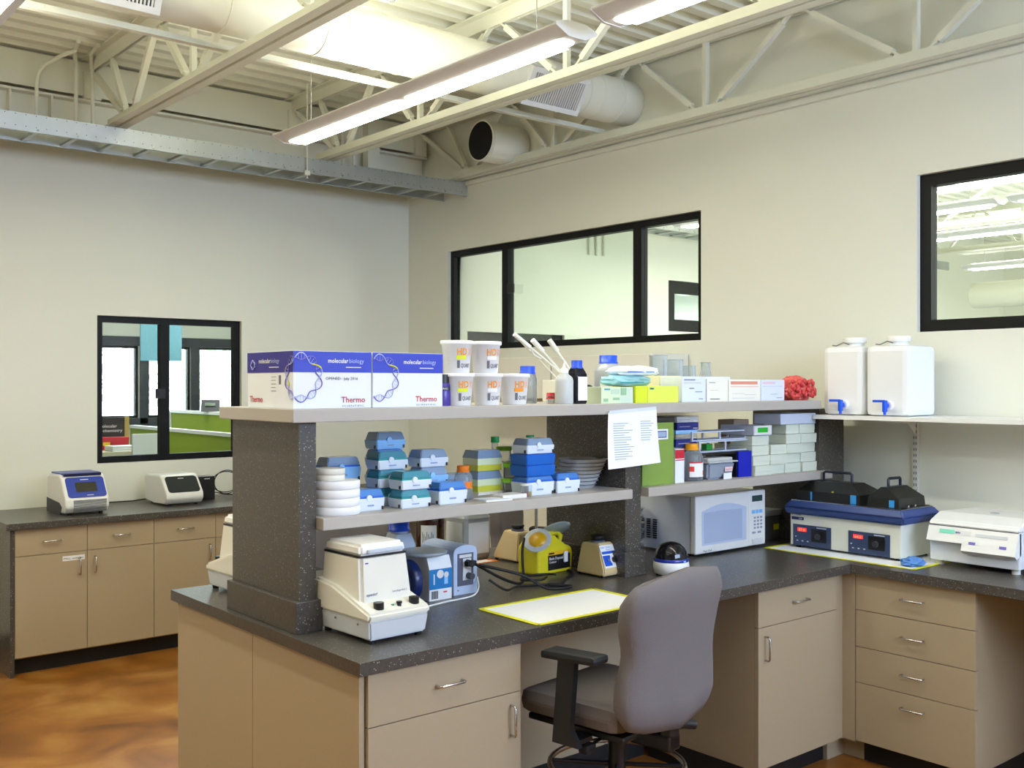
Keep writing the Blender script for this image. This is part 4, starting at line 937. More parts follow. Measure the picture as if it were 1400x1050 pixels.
MB().box(.185,.285,-.095,-.085,0,.122).build('blue_face', M('royal_blue',(8,30,180),.35), t); MB().box(-.10,.285,-.08,.10,.112,.124).box(.18,.285,-.085,.10,.0,.112).box(-.10,-.09,-.08,.10,0,.112).box(-.10,.18,.02,.03,0,.09).build('holder_body', DARK, t)
def wire_rack(loc, label, w, d, h):
    t = thing('tube_rack', label, 'rack', loc, 0, 'white tube racks'); RW = M('rack_white',(196,206,224),.4)
    for z in (0, h-.006): 
        m = MB(); m.box(0,w,0,.008,z,z+.006).box(0,w,d-.008,d,z,z+.006)
        for k in range(9): x = k*(w-.008)/8; m.box(x,x+.008,.008,d-.008,z,z+.006)
        m.build('shelf_plate', RW, t)
    for x in (0, w*.5, w-.008):
        for y in (0, d-.008): MB().box(x,x+.008,y,y+.008,.006,h-.006).build('post', RW, t)
    return t
wire_rack((3.74, 3.10, S1+.1245), 'lower white tube rack standing on the blue and black holder', .38, .11, .052)
wire_rack((3.70, 3.11, S1+.1775), 'upper white tube rack with an open side', .40, .11, .045)
tag(MB().box(3.84,3.885,3.14,3.17,S1+.131,S1+.160).build('green_block', M('leaf_green',(30,150,50),.4)), 'small green block inside the lower white tube rack', 'block')
# freezer boxes
FB = M('freezer_box',(214,222,206),.5)
def fbox(x, y, z, label, w=.131, h=.0475):
    t = thing('freezer_box', label, 'freezer box', (x, y, z), 0, 'pale cardboard freezer boxes')
    MB().box(0,w,0,w,0,h*.40).build('box_base', FB, t); MB().box(-.0012,w+.0012,-.0012,w+.0012,h*.36,h-.0008,.001).build('lid', FB, t); return t
ordn = ('lowest', 'second', 'third', 'fourth', 'fifth', 'sixth'); coln = ('first column beside the blue holder', 'second column', 'third column', 'fourth column beside the dark divider')
for c, n in enumerate((4,3,5,5)):
    for k in range(n): fbox(4.094+c*.1335+(.008 if (c+k)%3 == 0 else 0)-(.02 if k >= 3 and c == 3 else 0), 3.055+.006*((c*3+k)%4), S1+k*.0485, ordn[k]+' freezer box of the '+coln[c]+' of the pale stack')
t = thing('timer_unit', 'grey and white box with a green display lying on the pale freezer boxes', 'instrument', (4.09, 3.055, S1+.1945)); MB().box(0,.145,0,.20,0,.048,.003).build('housing', M('timer_grey',(180,190,206),.4), t)
f = flat((0,-.0006,0),(1,0,0),(0,0,1)); patch(f, .004,.141,.003,.045, FIX, t, 'front_panel'); g = lambda a,b,c: f(a,b,c+.0006); patch(g, .03,.11,.014,.038, M('green_display',(40,180,50),.4), t, 'display')
t = carton('long pale blue box on top of the tallest freezer stacks', 4.30, 3.05, S1+.243, .30, .16, .052, M('pale_blue_card',(196,206,226),.5))
t = carton('flat brown box behind the freezer boxes', 4.15, 3.22, S1+.146, .12, .10, .12, M('brown_card',(150,130,110),.7))
carton('tall pale box under the brown one behind the freezer boxes', 4.14, 3.215, S1, .14, .12, .145, FB)

# ================================================================ ON THE ISLAND WORKTOP
# square bottle, amber bottle, large labelled bottle
t = round_bottle('bottle', 'square clear bottle with a blue cap behind the near centrifuge', (2.29, 3.42, W), .052, .275, M('powder_bottle',(178,190,205),.25), BLUE, .040, .036, sq=True)
t = round_bottle('bottle', 'tall amber glass bottle with a white label', (2.755, 3.86, W), .065, .31, AMBER, DARK, .035, .04)
patch(wrap((0,0,0), .0658, R(-165), 0), 0, .075, .05, .18, CARD, t, n=10)
m = MB()
for k in range(8): patch(wrap((0,0,0), .0663, R(-165), 0), .008+.007*k, .011+.007*k, .06, .15-.01*(k%3), GREYINK, t, 'printed_line', n=1)
t = round_bottle('bottle', 'large square clear bottle with a blue cap and a barcode label', (2.975, 3.86, W), .080, .300, M('powder_bottle2',(170,176,182),.25), BLUE, .050, .03, sq=True)
f = flat((-.0795,-.0795,0),(1,0,0),(0,0,1)); patch(f, .02,.14,.03,.175, CARD, t)
f = flat((-.0805,.0795,0),(0,-1,0),(0,0,1)); patch(f, .015,.14,.03,.175, CARD, t)
for k in range(9): patch(lambda a,b,c: f(a,b,c+.0006), .03+k*.007,.033+k*.007,.05,.085, INK, t, 'printed_barcode')
# blue tissue cartons lying around the black round thing
BLC = M('carton_azure',(10,120,190),.5)
def tissue(loc, label, w, rz=0):
    t = thing('carton', label, 'box', loc, rz); d, h = .10, .150
    m = MB().prism([(0,0),(d,0),(d,.165),(.018,.165),(0,.120)], 'x', 0, w); m.build('box_body', CARD, t)
    f = flat((0,-.0004,0),(1,0,0),(0,0,1)); patch(f, 0,w,.042,.118, BLC, t, 'blue_band')
    g = lambda a,b,c: f(a,b,c+.0006)
    for k in range(7): patch(f, .010+k*.0045,.0128+k*.0045,.006,.036, INK, t, 'printed_barcode')
    if w > .07:
        MB().lathe([(.016,-.0015),(.016,0)], (w*.48,0,.098), 16, 'y').build('printed_mark', FIX, t)
        patch(g, w*.66,w*.82,.058,.088, SKY, t, 'printed_mark'); MB().lathe([(.011,-.0015),(.011,0)], (w*.75,0,.094), 14, 'y').build('printed_mark', FIX, t); patch(g, w*.18,w*.23,.06,.10, FIX, t, 'printed_mark')
    patch(f, w*.62, w*.62+.018, .026, .031, RED, t, 'printed_mark')
    return t
tissue((2.262, 3.175, W), 'blue and white tissue carton between the reel and the power outlet box', .105)
tissue((2.085, 3.16, W), 'blue and white carton mostly hidden by the centrifuge', .062)
t = thing('reel', 'dark blue reel standing between the two blue and white cartons', 'reel', (2.205, 3.19, W)); DB = M('deep_blue',(14,34,90),.3)
MB().lathe([(.075,0),(.078,.004),(.078,.03),(.075,.034)], (0,0,.079), 30, 'x').build('reel_body', DB, t, loc=(-.02,.04,0)); MB().lathe([(.05,0),(.03,.003)], (0,0,.079), 24, 'x').build('hub', M('reel_hub',(70,90,130),.3), t, loc=(-.024,.04,0))
MB().box(-.03,.05,-.012,.09,0,.004).build('reel_base', DB, t)
t = thing('plastic_disc', 'grey translucent round disc resting on the blue and white carton', 'disc', (2.285, 3.245, W+.166), 0)
MB().lathe([(.075,0),(.088,.004),(.092,.014),(.088,.016),(.0,.012)], n=32).build('lid', M('lid_grey_plastic',(160,168,176),.3), t, rot=(R(0),0,0))
# power outlet pod
t = thing('power_outlet', 'pale rounded outlet box with a black plug', 'power outlet', (2.395, 3.20, W)); PO = M('outlet_pale_blue',(190,206,232),.4)
pts = [(.0,0),(.115,0),(.115,.165)]
for k in range(7): a = R(0+k*30); pts.append((.0575+.0575*math.cos(a)*1.0, .165+.028*math.sin(a)))
pts = [(0,0),(.115,0)]+[(.0575+.0575*math.cos(R(k*22.5)), .165+.027*math.sin(R(k*22.5))) for k in range(9)]
MB().prism(pts, 'y', 0, .22).build('housing', PO, t)
f = flat((0,-.0006,0),(1,0,0),(0,0,1)); patch(f, .018,.095,.034,.160, M('outlet_plate',(90,94,112),.4), t, 'face_plate', lift=.002)
g = lambda a,b,c: f(a,b,c+.0022); patch(g, .042,.082,.055,.140, FIX, t, 'socket_block', lift=.002); patch(g, .026,.085,.143,.155, FIX, t, 'sticker')
MB().cyl((.062,0,.122), .013, -.038, -.003, 12, 'y').box(.045,.085,-.034,-.012,.112,.132).build('plug', RUBBER, t); MB().cyl((.068,0,.072), .013, -.032, -.003, 12, 'y').build('grey_plug', M('plug_grey',(70,74,84),.4), t)
MB().cyl((.02,0,.018), .003, -.003, .0, 8, 'y').build('screw', CHROME, t)
def cable(pts, r, label, mat=RUBBER):
    P = [Vector(p) for p in pts]; out = []
    for i in range(len(P)-1):
        p0, p1, p2, p3 = P[max(i-1,0)], P[i], P[i+1], P[min(i+2,len(P)-1)]
        for k in range(6):
            u = k/6; out.append(.5*((2*p1)+(p2-p0)*u+(2*p0-5*p1+4*p2-p3)*u*u+(3*p1-p0-3*p2+p3)*u**3))
    out.append(P[-1]); return tag(MB().tube(out, r, 7).build('cable', mat), label, 'cable')
cable([(2.47,3.16,1.03),(2.58,3.13,.965),(2.70,3.17,.925),(2.76,3.21,.93),(2.79,3.25,.98),(2.815,3.28,1.04),(2.85,3.31,1.075)], .006, 'thick black cable running from the outlet plug up behind the yellow container')
cable([(2.47,3.14,1.03),(2.60,3.04,.99),(2.72,3.02,.925),(2.85,3.02,.9165),(2.80,3.10,.917)], .006, 'black cable from the outlet plug falling onto the worktop')
cable([(2.49,3.10,.975),(2.56,3.08,.93),(2.70,3.16,.916),(2.86,3.10,.916),(2.95,3.16,.916),(3.05,3.22,.916),(3.10,3.32,.916)], .005, 'thinner black cable winding in front of the yellow container')
cable([(2.86,3.18,.930),(2.80,3.15,.93),(2.74,3.20,.93),(2.82,3.25,.93),(2.92,3.22,.93),(2.90,3.17,.936)], .005, 'coil of black cable at the foot of the yellow container')
cable([(1.99,3.03,.918),(2.12,3.07,.915),(2.28,3.11,.915),(2.42,3.12,.918),(2.485,3.16,.935),(2.51,3.20,.97)], .0035, 'white cable curving in front of the tissue carton to the outlet box', WHITE)
t = thing('warning_card', 'white card with an orange border on the worktop behind the outlet', 'card', (2.86, 3.70, W)); MB().box(0,.17,0,.07,0,.001).build('card', ORANGE, t); MB().box(.0,.14,.010,.06,.001,.0015).build('card_face', PAPER, t)
t = thing('support_stand', 'small stand of three bright metal rods beyond the yellow container', 'stand', (3.42, 3.80, W))
MB().box(-.10,.10,-.06,.06,0,.014,.003).build('stand_base', DARK, t)
for x in (-.07,.03,.065): MB().cyl((x,0,0), .008, .012, .33, 12).build('rod', CHROME, t)
MB().box(-.09,.09,-.012,.012,.33,.345).build('cross_bar', CHROME, t)
# yellow blade disposal container
t = thing('waste_container', 'yellow plastic waste container with a black label and open round flaps', 'container', (2.905, 3.285, W), R(4)); YC = M('yellow_plastic',(222,208,34),.4)
m = MB().prism([(0,.0),(.215,0),(.222,.08),(.215,.105),(.19,.118),(.15,.118),(.115,.165),(.07,.172),(.03,.145),(.0,.115)], 'y', 0, .125)
bmesh.ops.bevel(m.bm, geom=list(m.bm.edges), offset=.012, segments=3, affect='EDGES', profile=.5); m.build('tank', YC, t)
MB().tube([(.19,.062,.11),(.205,.062,.150),(.18,.062,.165),(.10,.062,.168)], .012, 10).build('handle', YC, t)
MB().lathe([(.0,-.006),(.056,-.004),(.062,.004),(.057,.006),(0,.002)], n=26).build('open_flap', FROST, t, loc=(.018,.02,.150), rot=(R(20),R(-42),0))
MB().lathe([(0,-.001),(.038,-.001),(.038,.0075),(0,.0075)], n=22).build('flap_seal', M('amber_seal',(220,170,20),.4), t, loc=(.020,.02,.151), rot=(R(20),R(-42),0))
MB().lathe([(.0,-.006),(.068,-.004),(.073,.002),(.068,.005),(0,.002)], n=28).build('disc_cover', M('smoky_lid',(150,160,150),.3), t, loc=(.158,.05,.180), rot=(R(-34),R(8),0))
MB().cyl((.14,.06,0), .012, .12, .175, 10).build('lid_hinge', YC, t)
f = flat((0,-.0008,0),(1,0,0),(0,0,1)); patch(f, .062,.200,.082,.098, M('amber_label',(235,180,20),.5), t, 'amber_label'); patch(f, .062,.200,.018,.082, DARK, t, 'black_label')
g = lambda a,b,c: f(a,b,c+.0008); text('Blade Disposal', lambda a,b,c: g(.068+a,.062+b,c), .012, FIX, t, width=.085, bold=.02); text('Container', lambda a,b,c: g(.068+a,.048+b,c), .010, FIX, t, width=.045, bold=.01)
patch(g, .066,.10,.086,.093, DARK, t, 'brand_mark'); MB().box(.155,.178,-.010,-.002,.045,.092,.003).build('paper_tag', PAPER, t)
# vortex mixers
VB = M('vortex_beige',(206,184,138),.45)
def vortex(loc, label, rz=0, print_=True):
    t = thing('vortex_mixer', label, 'vortex mixer', loc, rz); w, d = .130, .168
    m = MB().prism([(0,.008),(d,.008),(d-.012,.135),(.052,.140),(.0,.030)], 'x', 0, w)
    for v in m.bm.verts:
        k = (v.co.z-.008)/.13; v.co.x = w/2+(v.co.x-w/2)*(1-.32*k)
    bmesh.ops.bevel(m.bm, geom=list(m.bm.edges), offset=.005, segments=2, affect='EDGES'); m.build('housing', VB, t)
    MB().cyl((w/2,.10,0), .030, .136, .146, 20).build('platform', M('vortex_grey',(90,94,110),.4), t); MB().lathe([(.012,.146),(.026,.150),(.032,.160),(.030,.166),(.0,.158)], (w/2,.10,0), 20).build('rubber_cup', RUBBER, t)
    for x in (.012,w-.012):
        for y in (.015,d-.015): MB().cyl((x,y,0), .008, 0, .010, 8).build('foot', RUBBER, t)
    up = (0,.052,.110)
    if print_:
        f = flat((0,-.0012,.030),(1,0,0),up)
        patch(f, .018,w-.018,.012,.112, CARD, t, 'face_plate'); g = lambda a,b,c: f(a,b,c+.0006)
        VBL = M('vortex_blue',(20,80,200),.4); patch(g, .022,w-.024,.072,.084, VBL, t, 'blue_stripe'); patch(g, .020,.064,.020,.066, VBL, t, 'blue_field')
        text('Fisher  Vortex', lambda a,b,c: g(.022+a,.098+b,c), .007, VBL, t, width=.06); text('Genie 2', lambda a,b,c: g(.050+a,.088+b,c), .006, VBL, t, width=.035)
        n = Vector((0,-.110,.052)).normalized()
        p = g(.080,.044,0); MB().tube([p, p+n*.014], .013, 16).build('dial', DARK, t); p = g(.040,.044,0); MB().tube([p, p+n*.012], .004, 8).build('toggle', CHROME, t)
        p = g(.080,.044,0); MB().tube([p-n*.001, p+n*.001], .022, 20).build('dial_ring', FIX, t)
    return t
vortex((3.088, 3.075, W), 'beige vortex mixer with a blue and white control panel in front of the middle divider', 0)
vortex((3.17, 3.76, W), 'beige vortex mixer seen from behind, beyond the yellow container', R(182), False)
# small round white centrifuge with dark dome
t = thing('mini_centrifuge', 'small white microcentrifuge with a dark domed lid', 'centrifuge', (3.378, 2.955, W))
MB().lathe([(.060,.004),(.072,.010),(.078,.035),(.076,.058),(.070,.066)], n=32).build('housing', WHITE, t); MB().lathe([(.0745,.060),(.0745,.070),(.072,.074)], n=32).build('blue_collar', M('collar_blue',(30,50,150),.25), t)
MB().lathe([(.072,.072),(.069,.095),(.058,.118),(.040,.134),(.02,.141),(.0,.143)], n=32).build('dome', M('smoked_dome',(18,18,24),.05), t)
patch(wrap((0,0,0), .0757, R(-95), 0), 0,.014,.062,.069, SKY, t, 'lid_tab', n=3)
for x in (-.04,.04):
    for y in (-.04,.04): MB().cyl((x,y,0), .008, 0, .008, 8).build('foot', RUBBER, t)
# taped bench mats
def mat_(pts, label, name='bench_mat'):
    t = thing(name, label, 'bench mat', (0,0,W))
    MB().prism(pts, 'z', .0002, .0012).build('mat_sheet', PAPER, t); k = len(pts); cx = sum(p[0] for p in pts)/k; cy = sum(p[1] for p in pts)/k
    for i in range(k):
        p, q = Vector((*pts[i],.0018)), Vector((*pts[(i+1)%k],.0018)); MB().bar(p, q, .020, .0012).build('tape_strip', YELT, t)
    return t
mat_([(2.325,2.625),(2.90,2.625),(2.90,2.945),(2.325,2.945)], 'white bench mat edged with yellow tape beside the chair')
mat_([(4.285,2.345),(4.93,2.345),(4.93,3.13),(4.285,3.13)], 'white bench mat edged with yellow tape under the water bath')
# microwave
t = thing('microwave', 'white microwave oven with a pale window under the right lower shelf', 'microwave', (3.795, 3.19, W+.0)); MW = M('microwave_white',(218,224,236),.3)
w, d, h0, h1 = .545, .42, .012, .288
MB().box(0.004,w-.004,.012,d,h0,h1-.004,.004).build('cabinet_shell', MW, t)
m = MB().box(0,w*.755,-.022,.012,h0,h1,.008); m.build('door', WHITE, t)
MB().box(w*.757,w,-.020,.012,h0,h1,.008).build('control_panel', WHITE, t)
f = flat((0,-.0226,0),(1,0,0),(0,0,1)); g = lambda a,b,c: f(a,b,c+.001)
def arch(a0,a1,b0,b1,rise,mat,name,lift,q):
    n = 10; mm = MB(); pts = [(a0,b0),(a1,b0)]+[(a1-(a1-a0)*k/n, b1+rise*math.sin(math.pi*k/n)) for k in range(n+1)]; k = len(pts)
    vs = [q(a,b,0) for a,b in pts]+[q(a,b,lift) for a,b in pts]; mm._add(vs, [tuple(range(k))[::-1], tuple(range(k,2*k))]+[(i,(i+1)%k,k+(i+1)%k,k+i) for i in range(k)]); mm.build(name, mat, t)
arch(.045,.385,.050,.212,.030, M('door_recess',(196,208,230),.3), 'door_surround', .001, f)
arch(.062,.350,.060,.205,.004, M('oven_window',(176,190,216),.15), 'window', .001, g)
p = lambda a,b,c: Vector((w*.757+a,-.0206-c,b)); 
patch(p, .022,.105,.232,.262, M('oven_lcd',(60,80,80),.2), t, 'display')
for k in range(3): patch(p, .020+k*.030,.045+k*.030,.172,.190, M('key_blue',(120,190,245),.4), t, 'key')
for j in range(4):
    for k in range(3): patch(p, .036+k*.026,.052+k*.026,.095+j*.017,.105+j*.017, TXT, t, 'key')
for k in range(2): patch(p, .022+k*.045,.05+k*.045,.072,.082, TXT, t, 'key')
MB().box(w*.757+.022,w-.022,-.026,-.018,.022,.046,.003).build('door_button', FIX, t)
text('Magic Chef', lambda a,b,c: f(.055+a,.020+b,c), .009, INK, t, width=.062)
m = MB()
for j in range(9):
    for k in range(4): m.box(-.0012,.005,.225+k*.042,.247+k*.042,.062+j*.011,.068+j*.011)
m.build('side_vents', DARK, t, kind='stuff')
for x in (.03,w-.03):
    for y in (.03,d-.05): MB().cyl((x,y,0), .012, 0, .013, 10).build('foot', RUBBER, t)
t = thing('foil_stack', 'stack of silvery foil trays between the middle divider and the microwave', 'trays', (3.70, 3.50, W))
for k in range(6): MB().lathe([(.05,0),(.068,.034),(.072,.035),(.066,.032)], n=24).build('foil_tray', GALV, t, loc=(0,0,k*.036))
t = thing('metal_box', 'grey metal box with a clear cover beside the microwave', 'box', (4.40, 3.28, W)); MB().box(0,.34,0,.30,0,.125,.004).build('box_body', M('grey_metal',(120,124,124),.35,.4), t); MB().box(-.005,.345,-.005,.305,.126,.155,.004).build('lid', M('lid_pale',(176,182,186),.3), t)
patch(flat((0,-.0006,0),(1,0,0),(0,0,1)), .16,.25,.05,.08, YELT, t, 'yellow_mark')

# ================================================================ WATER BATH, CENTRIFUGE, CARBOYS
WB = M('bath_beige',(222,224,212),.4); BR = M('bath_blue',(54,74,130),.4); PN = M('bath_panel',(52,66,100),.4); LIDB = M('lid_black',(26,28,26),.35)
t = thing('water_bath', 'double water bath with a blue rim, two control panels and black gabled lids', 'water bath', (4.415, 2.475, W+.0015))
MB().box(0,.30,0,.60,.012,.175,.008).build('housing', WB, t)
m = MB().frus((-.018,.315,-.018,.618),(-.024,.322,-.024,.624),.170,.205); bmesh.ops.bevel(m.bm, geom=list(m.bm.edges), offset=.008, segments=2, affect='EDGES'); m.build('rim', BR, t)
m = MB().frus((-.024,.322,-.024,.624),(.0,.30,.0,.60),.203,.236); bmesh.ops.bevel(m.bm, geom=list(m.bm.edges), offset=.006, segments=2, affect='EDGES'); m.build('rim_top', BR, t)
MB().box(.004,.296,.004,.596,.2355,.2385).build('steel_deck', CHROME, t)
f = flat((-.0006,.60,0),(0,-1,0),(0,0,1)); g = lambda a,b,c: f(a,b,c+.003); g2 = lambda a,b,c: f(a,b,c+.004)
for a0, disp in ((.020, '37.0'), (.330, '64.0')):
    pn = patch(f, a0, a0+.215, .014, .118, PN, t, 'control_panel', lift=.0028)
    patch(g, a0+.026,a0+.078,.084,.103, M('display_red',(235,50,40),.4,emit=.6), t, 'display')
    text(disp, lambda a,b,c,A=a0: g2(A+.034+a,.087+b,c), .012, M('display_bright',(255,150,120),.4,emit=1.2), t, width=.036)
    patch(g, a0+.105,a0+.190,.040,.103, DARK, t, 'knob_well'); 
    MB().tube([g(a0+.145,.068,0), g(a0+.145,.068,.014)], .014, 16).build('dial', M('dial_grey',(60,62,66),.3), t)
    for k in range(3): patch(g, a0+.02+k*.03,a0+.03+k*.03,.035,.040, M('panel_print',(200,206,220),.5), t, 'printed_mark')
    patch(g, a0+.012,a0+.02,.055,.060, MATS['panel_print'], t, 'printed_mark'); patch(g, a0+.135,a0+.190,.108,.112, MATS['panel_print'], t, 'printed_mark'); patch(f, a0+.110,a0+.170,.124,.140, FIX, t, 'sticker')
text('ISOTEMP', lambda a,b,c: f(.010+a,.160+b,c), .009, M('navy_print',(40,50,100),.5), t, width=.055); patch(f, .010,.080,.140,.155, M('badge_navy',(20,30,90),.4), t, 'badge'); text('220', lambda a,b,c: g(.052+a,.143+b,c-.002), .009, FIX, t, width=.020)
# lids
def gable_lid(name, y0, y1, ridge):
    z0 = .238
    if ridge == 'y':
        a, b = .04, .27; vs = [(a,y0,z0),(b,y0,z0),(b,y1,z0),(a,y1,z0),(a+.005,y0+.005,z0+.045),(b-.005,y0+.005,z0+.045),(b-.005,y1-.005,z0+.045),(a+.005,y1-.005,z0+.045),(a+.06,y0+.08,z0+.092),(b-.06,y0+.08,z0+.092),(b-.06,y1-.05,z0+.092),(a+.06,y1-.05,z0+.092)]
    else:
        a, b = .035, .275; ym = (y0+y1)/2; vs = [(a,y0,z0),(b,y0,z0),(b,y1,z0),(a,y1,z0),(a+.004,y0+.004,z0+.045),(b-.004,y0+.004,z0+.045),(b-.004,y1-.004,z0+.045),(a+.004,y1-.004,z0+.045),(a+.012,ym-.016,z0+.095),(b-.05,ym-.016,z0+.095),(b-.05,ym+.016,z0+.095),(a+.012,ym+.016,z0+.095)]
    m = MB(); fs = [(3,2,1,0),(8,9,10,11)]
    for k in (0,4):
        for i in range(4): fs.append((k+i,k+(i+1)%4,k+4+(i+1)%4,k+4+i))
    m._add(vs, fs); L = m.build(name, LIDB, t)
    zt = z0+.093; ym = (y0+y1)/2
    if ridge == 'y': P = [(.155,ym+.095,zt),(.155,ym+.095,zt+.038),(.155,ym+.085,zt+.045),(.155,ym-.055,zt+.045),(.155,ym-.065,zt+.038),(.155,ym-.065,zt)]
    else: P = [(.085,ym,zt),(.085,ym,zt+.034),(.092,ym,zt+.04),(.185,ym,zt+.04),(.192,ym,zt+.034),(.192,ym,zt)]
    MB().tube(P, .007, 8).build('handle', M('handle_navy',(20,24,44),.35), L)
    return L
L1 = gable_lid('lid', .235, .590, 'y'); L2 = gable_lid('lid', .03, .195, 'x')
TP = M('blue_tape',(60,160,230),.4)
MB().box(.038,.041,.255,.285,.240,.282).build('tape', TP, L1); MB().box(.038,.041,.50,.508,.240,.280).build('tape', TP, L1); MB().box(.033,.037,.055,.080,.242,.275).build('tape', TP, L2); MB().box(.042,.045,.38,.39,.285,.291).build('yellow_dot', YELT, L1)
MB().box(.06,.27,.005,.035,.2385,.243).build('hinge_bar', LIDB, t); MB().cyl((.10,.02,0),.005,.243,.252,8).cyl((.16,.02,0),.005,.243,.252,8).build('bolt', CHROME, t)
for x in (.03,.27):
    for y in (.03,.57): MB().cyl((x,y,0), .012, 0, .014, 8).build('foot', RUBBER, t)
t = thing('blue_cloth', 'crumpled blue cloth at the corner of the taped mat', 'cloth', (4.37, 2.395, W+.0025)); crumple(t, 'cloth', (0,0,0), .055, .045, .022, M('blue_cloth',(90,140,205),.85), 21, 3, .5)
# bench centrifuge
t = thing('centrifuge', 'large square white centrifuge with a front latch handle at the right edge', 'centrifuge', (4.475, 1.975, W)); CW = M('centrifuge_white',(226,230,234),.35)
w, L = .44, .40   # local x = depth (towards wall), y = width
m = MB().prism([(0,.022),(w,.022),(w,.205),(.055,.182),(.045,.12),(.035,.12)], 'y', 0, L); 
MB().box(.012,w,0,L,.022,.185,.006).build('housing', CW, t)
m = MB().prism([(-.022,.115),(.01,.112),(.03,.115),(.03,.180),(.004,.180)], 'y', .16, L); m.build('control_console', WHITE, t)
m = MB().prism([(-.032,.085),(-.010,.070),(.03,.085),(.03,.180),(.004,.180)], 'y', .0, .235)
m.build('latch_console', WHITE, t)
m = MB().prism([(.0,.183),(w+.005,.195),(w+.005,.225),(.10,.235),(.02,.205)], 'y', -.004, L+.004); bmesh.ops.bevel(m.bm, geom=list(m.bm.edges), offset=.007, segments=2, affect='EDGES'); m.build('lid', WHITE, t)
MB().box(.008,w,.002,L-.002,.179,.185).build('lid_gap', DARK, t)
MB().lathe([(.020,.0),(.020,.004)], (.22,.2,.2305), 20).build('lid_port', M('port_grey',(170,174,176),.4), t)
up = (.026,0,.065); f = flat((-.0225,L,.116),(0,-1,0),up); g = lambda a,b,c: f(a,b,c+.0008)
patch(g, .055,.125,.038,.056, M('lcd_green',(120,220,190),.3), t, 'display'); patch(g, .135,.20,.036,.056, FIX, t, 'display_frame'); patch(g, .130,.152,.042,.050, M('key_violet',(110,100,180),.4), t, 'key')
up2 = (.036,0,.095); f2 = flat((-.0325,.235,.086),(0,-1,0),up2); g2 = lambda a,b,c: f2(a,b,c+.0008)
patch(g2, .055,.195,.068,.082, M('shadow_grey',(205,208,212),.4), t, 'grip_recess'); patch(g2, .030,.060,.030,.042, MATS['key_violet'], t, 'key'); patch(g2, .165,.195,.026,.038, MATS['key_violet'], t, 'key')
for x in (.05,w-.06):
    for y in (.03,L-.03): MB().cyl((x,y,0), .018, 0, .023, 14).build('foot', OFFW, t)
# carboys
CB = M('carboy_plastic',(236,238,238),.35); SPG = M('tap_blue',(10,85,225),.35)
def carboy(loc, label):
    t = thing('carboy', label, 'carboy', loc, 0); d, wd, h = .27, .222, .345
    MB().box(0,d,0,wd,0,h,.028).build('tank', CB, t)
    MB().cyl((.115,wd*.5,0), .045, h-.004, h+.022, 24).build('neck', CB, t); MB().lathe([(.056,h+.018),(.058,h+.022),(.058,h+.042),(.054,h+.046)], (.115,wd*.5,0), 28).build('cap', WHITE, t)
    MB().tube([(.06,wd*.5,h+.012),(.03,wd*.55,h+.020),(.01,wd*.68,h+.004),(-.002,wd*.75,h+.006)], .003, 6).build('cap_strap', M('strap_grey',(120,115,105),.5), t)
    MB().cyl((0,wd*.42,.052), .022, -.024, .006, 20, 'x').build('tap_boss', CB, t)
    s = MB().cyl((0,wd*.42,.052), .012, -.045, -.024, 14, 'x').cyl((-.045,wd*.42,0), .012, .022, .078, 14).build('tap', SPG, t); MB().cyl((-.045,wd*.42,0), .007, .008, .022, 10).build('spout', SPG, s)
    MB().box(-.050,-.040,wd*.42,wd*.42+.062,.068,.080,.002).build('tap_lever', SPG, s); return t
carboy((4.60, 2.785, 1.5735), 'white square carboy with a blue tap, nearer the shelving unit')
carboy((4.60, 2.545, 1.5735), 'white square carboy with a blue tap, farther from the shelving unit')

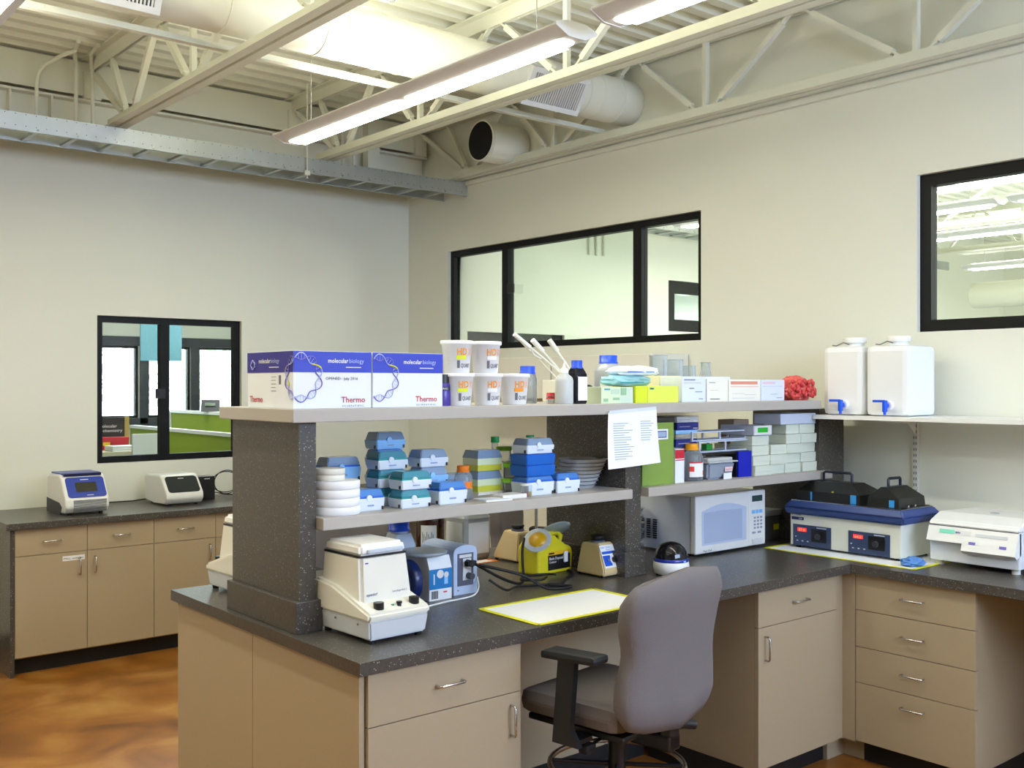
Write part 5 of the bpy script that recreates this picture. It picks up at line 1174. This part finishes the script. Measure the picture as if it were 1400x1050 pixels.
# ================================================================ CHAIRS
def chair(loc, rz, label, ring=True, arms=True):
    t = thing('drafting_chair', label, 'chair', loc, rz)
    # backrest: facing local +y is the seat side; rear surface at -y
    m = MB(); NV, NU = 16, 28; vs = []; fs = []
    for j in range(NV+1):
        v = j/NV; hw = .272-.030*math.exp(-((v-.50)/.18)**2) - .016*(1-v)**3
        th = .043; e = 1.0
        if j in (0, NV): th *= .25; hwj = hw-.022
        elif j in (1, NV-1): th *= .72; hwj = hw-.008
        else: hwj = hw
        for i in range(NU):
            a = 2*math.pi*i/NU; c, s = math.cos(a), math.sin(a)
            x = hwj*math.copysign(abs(c)**.22, c); y = th*math.copysign(abs(s)**.55, s); u = x/.25
            arc = .040*(1-u*u)*(1 if v > .5 else -1)*abs(2*v-1)**1.5 - .012
            z = .632+v*.462+arc
            yy = -.03-.055*v+.045*math.sin(v*math.pi*.9)*(-1)*-.55 - .0*u + .045*u*u
            vs.append((x, y+yy, z))
    for j in range(NV):
        for i in range(NU): fs.append((j*NU+i, j*NU+(i+1)%NU, (j+1)*NU+(i+1)%NU, (j+1)*NU+i))
    fs += [tuple(range(NU))[::-1], tuple(range(NV*NU, (NV+1)*NU))]
    m._add(vs, fs, True); m.build('backrest', FABRIC, t)
    m = MB().box(-.24,.24,.04,.47,.585,.675,.04); 
    for v in m.bm.verts: v.co.z += -.012*(1-(v.co.x/.235)**2) if v.co.z > .62 else 0
    m.build('seat', FABRIC, t, )
    MB().box(-.20,.20,.05,.46,.553,.577,.01).build('seat_pan', DARK, t)
    MB().box(-.035,.035,-.02,.16,.50,.553,.008).box(-.03,.03,-.02,.02,.50,.64,.006).build('back_bracket', DARK, t)
    if arms:
        for s in (-1, 1):
            MB().prism([(.15,.545),(.26,.545),(.255,.60),(.235,.835),(.165,.835),(.185,.60)], 'x', s*.295-.012, s*.295+.012).build('arm_post', DARK, t)
            MB().box(s*.25-.04,s*.25+.045,.17,.24,.545,.56).build('arm_bracket', DARK, t)
            m = MB().box(s*.300-.042,s*.300+.042,.06,.285,.832,.862,.014)
            for v in m.bm.verts: v.co.z -= .03*max(0,(v.co.y-.2)/.1)**2*.5
            m.build('arm_pad', RUBBER, t)
    MB().cyl((0,.22,0), .030, .30, .553, 20).build('column_sleeve', DARK, t); MB().cyl((0,.22,0), .018, .10, .30, 16).build('gas_column', CHROME, t)
    MB().tube([(-.02,.2,.535),(-.17,.18,.53),(-.21,.175,.525)], .006, 8).build('lever', DARK, t); MB().box(-.255,-.20,.155,.195,.508,.540,.012).build('lever_knob', RUBBER, t)
    MB().tube([(.02,.1,.54),(.20,.08,.52),(.25,.06,.51)], .018, 10).build('tilt_arm', DARK, t)
    if ring:
        pts = [(.235*math.cos(i*2*math.pi/36), .22+.235*math.sin(i*2*math.pi/36), .40) for i in range(36)]; MB().tube(pts, .010, 10, closed=True).build('foot_ring', CHROME, t)
        for k in range(4): a = k*math.pi/2+.6; MB().tube([(.03*math.cos(a),.22+.03*math.sin(a),.40),(.23*math.cos(a),.22+.23*math.sin(a),.40)], .008, 8).build('ring_spoke', DARK, t)
    for k in range(5):
        a = R(90+72*k+20); e = Vector((.29*math.cos(a), .22+.29*math.sin(a), .085)); 
        b = MB().bar((.03*math.cos(a),.22+.03*math.sin(a),.125), e, .045, .030).build('base_leg', DARK, t)
        MB().cyl((e.x,e.y,.028), .028, -.012, .012, 14, 'x').build('caster', RUBBER, b); MB().cyl((e.x,e.y,0), .008, .05, .08, 8).build('stem', CHROME, b)
    MB().cyl((0,.22,0), .045, .095, .145, 20).build('hub', DARK, t)
    return t
ch = chair((2.640, 2.315, 0), R(8), 'taupe drafting chair seen from behind, pulled up to the island')
dup(ch, (2.70, 4.52, 0), R(186), 'taupe drafting chair on the far side of the island, behind the near centrifuge')
dup(ch, (3.85, 4.62, 0), R(215), 'drafting chair on the far side of the island, seen past the amber bottle')
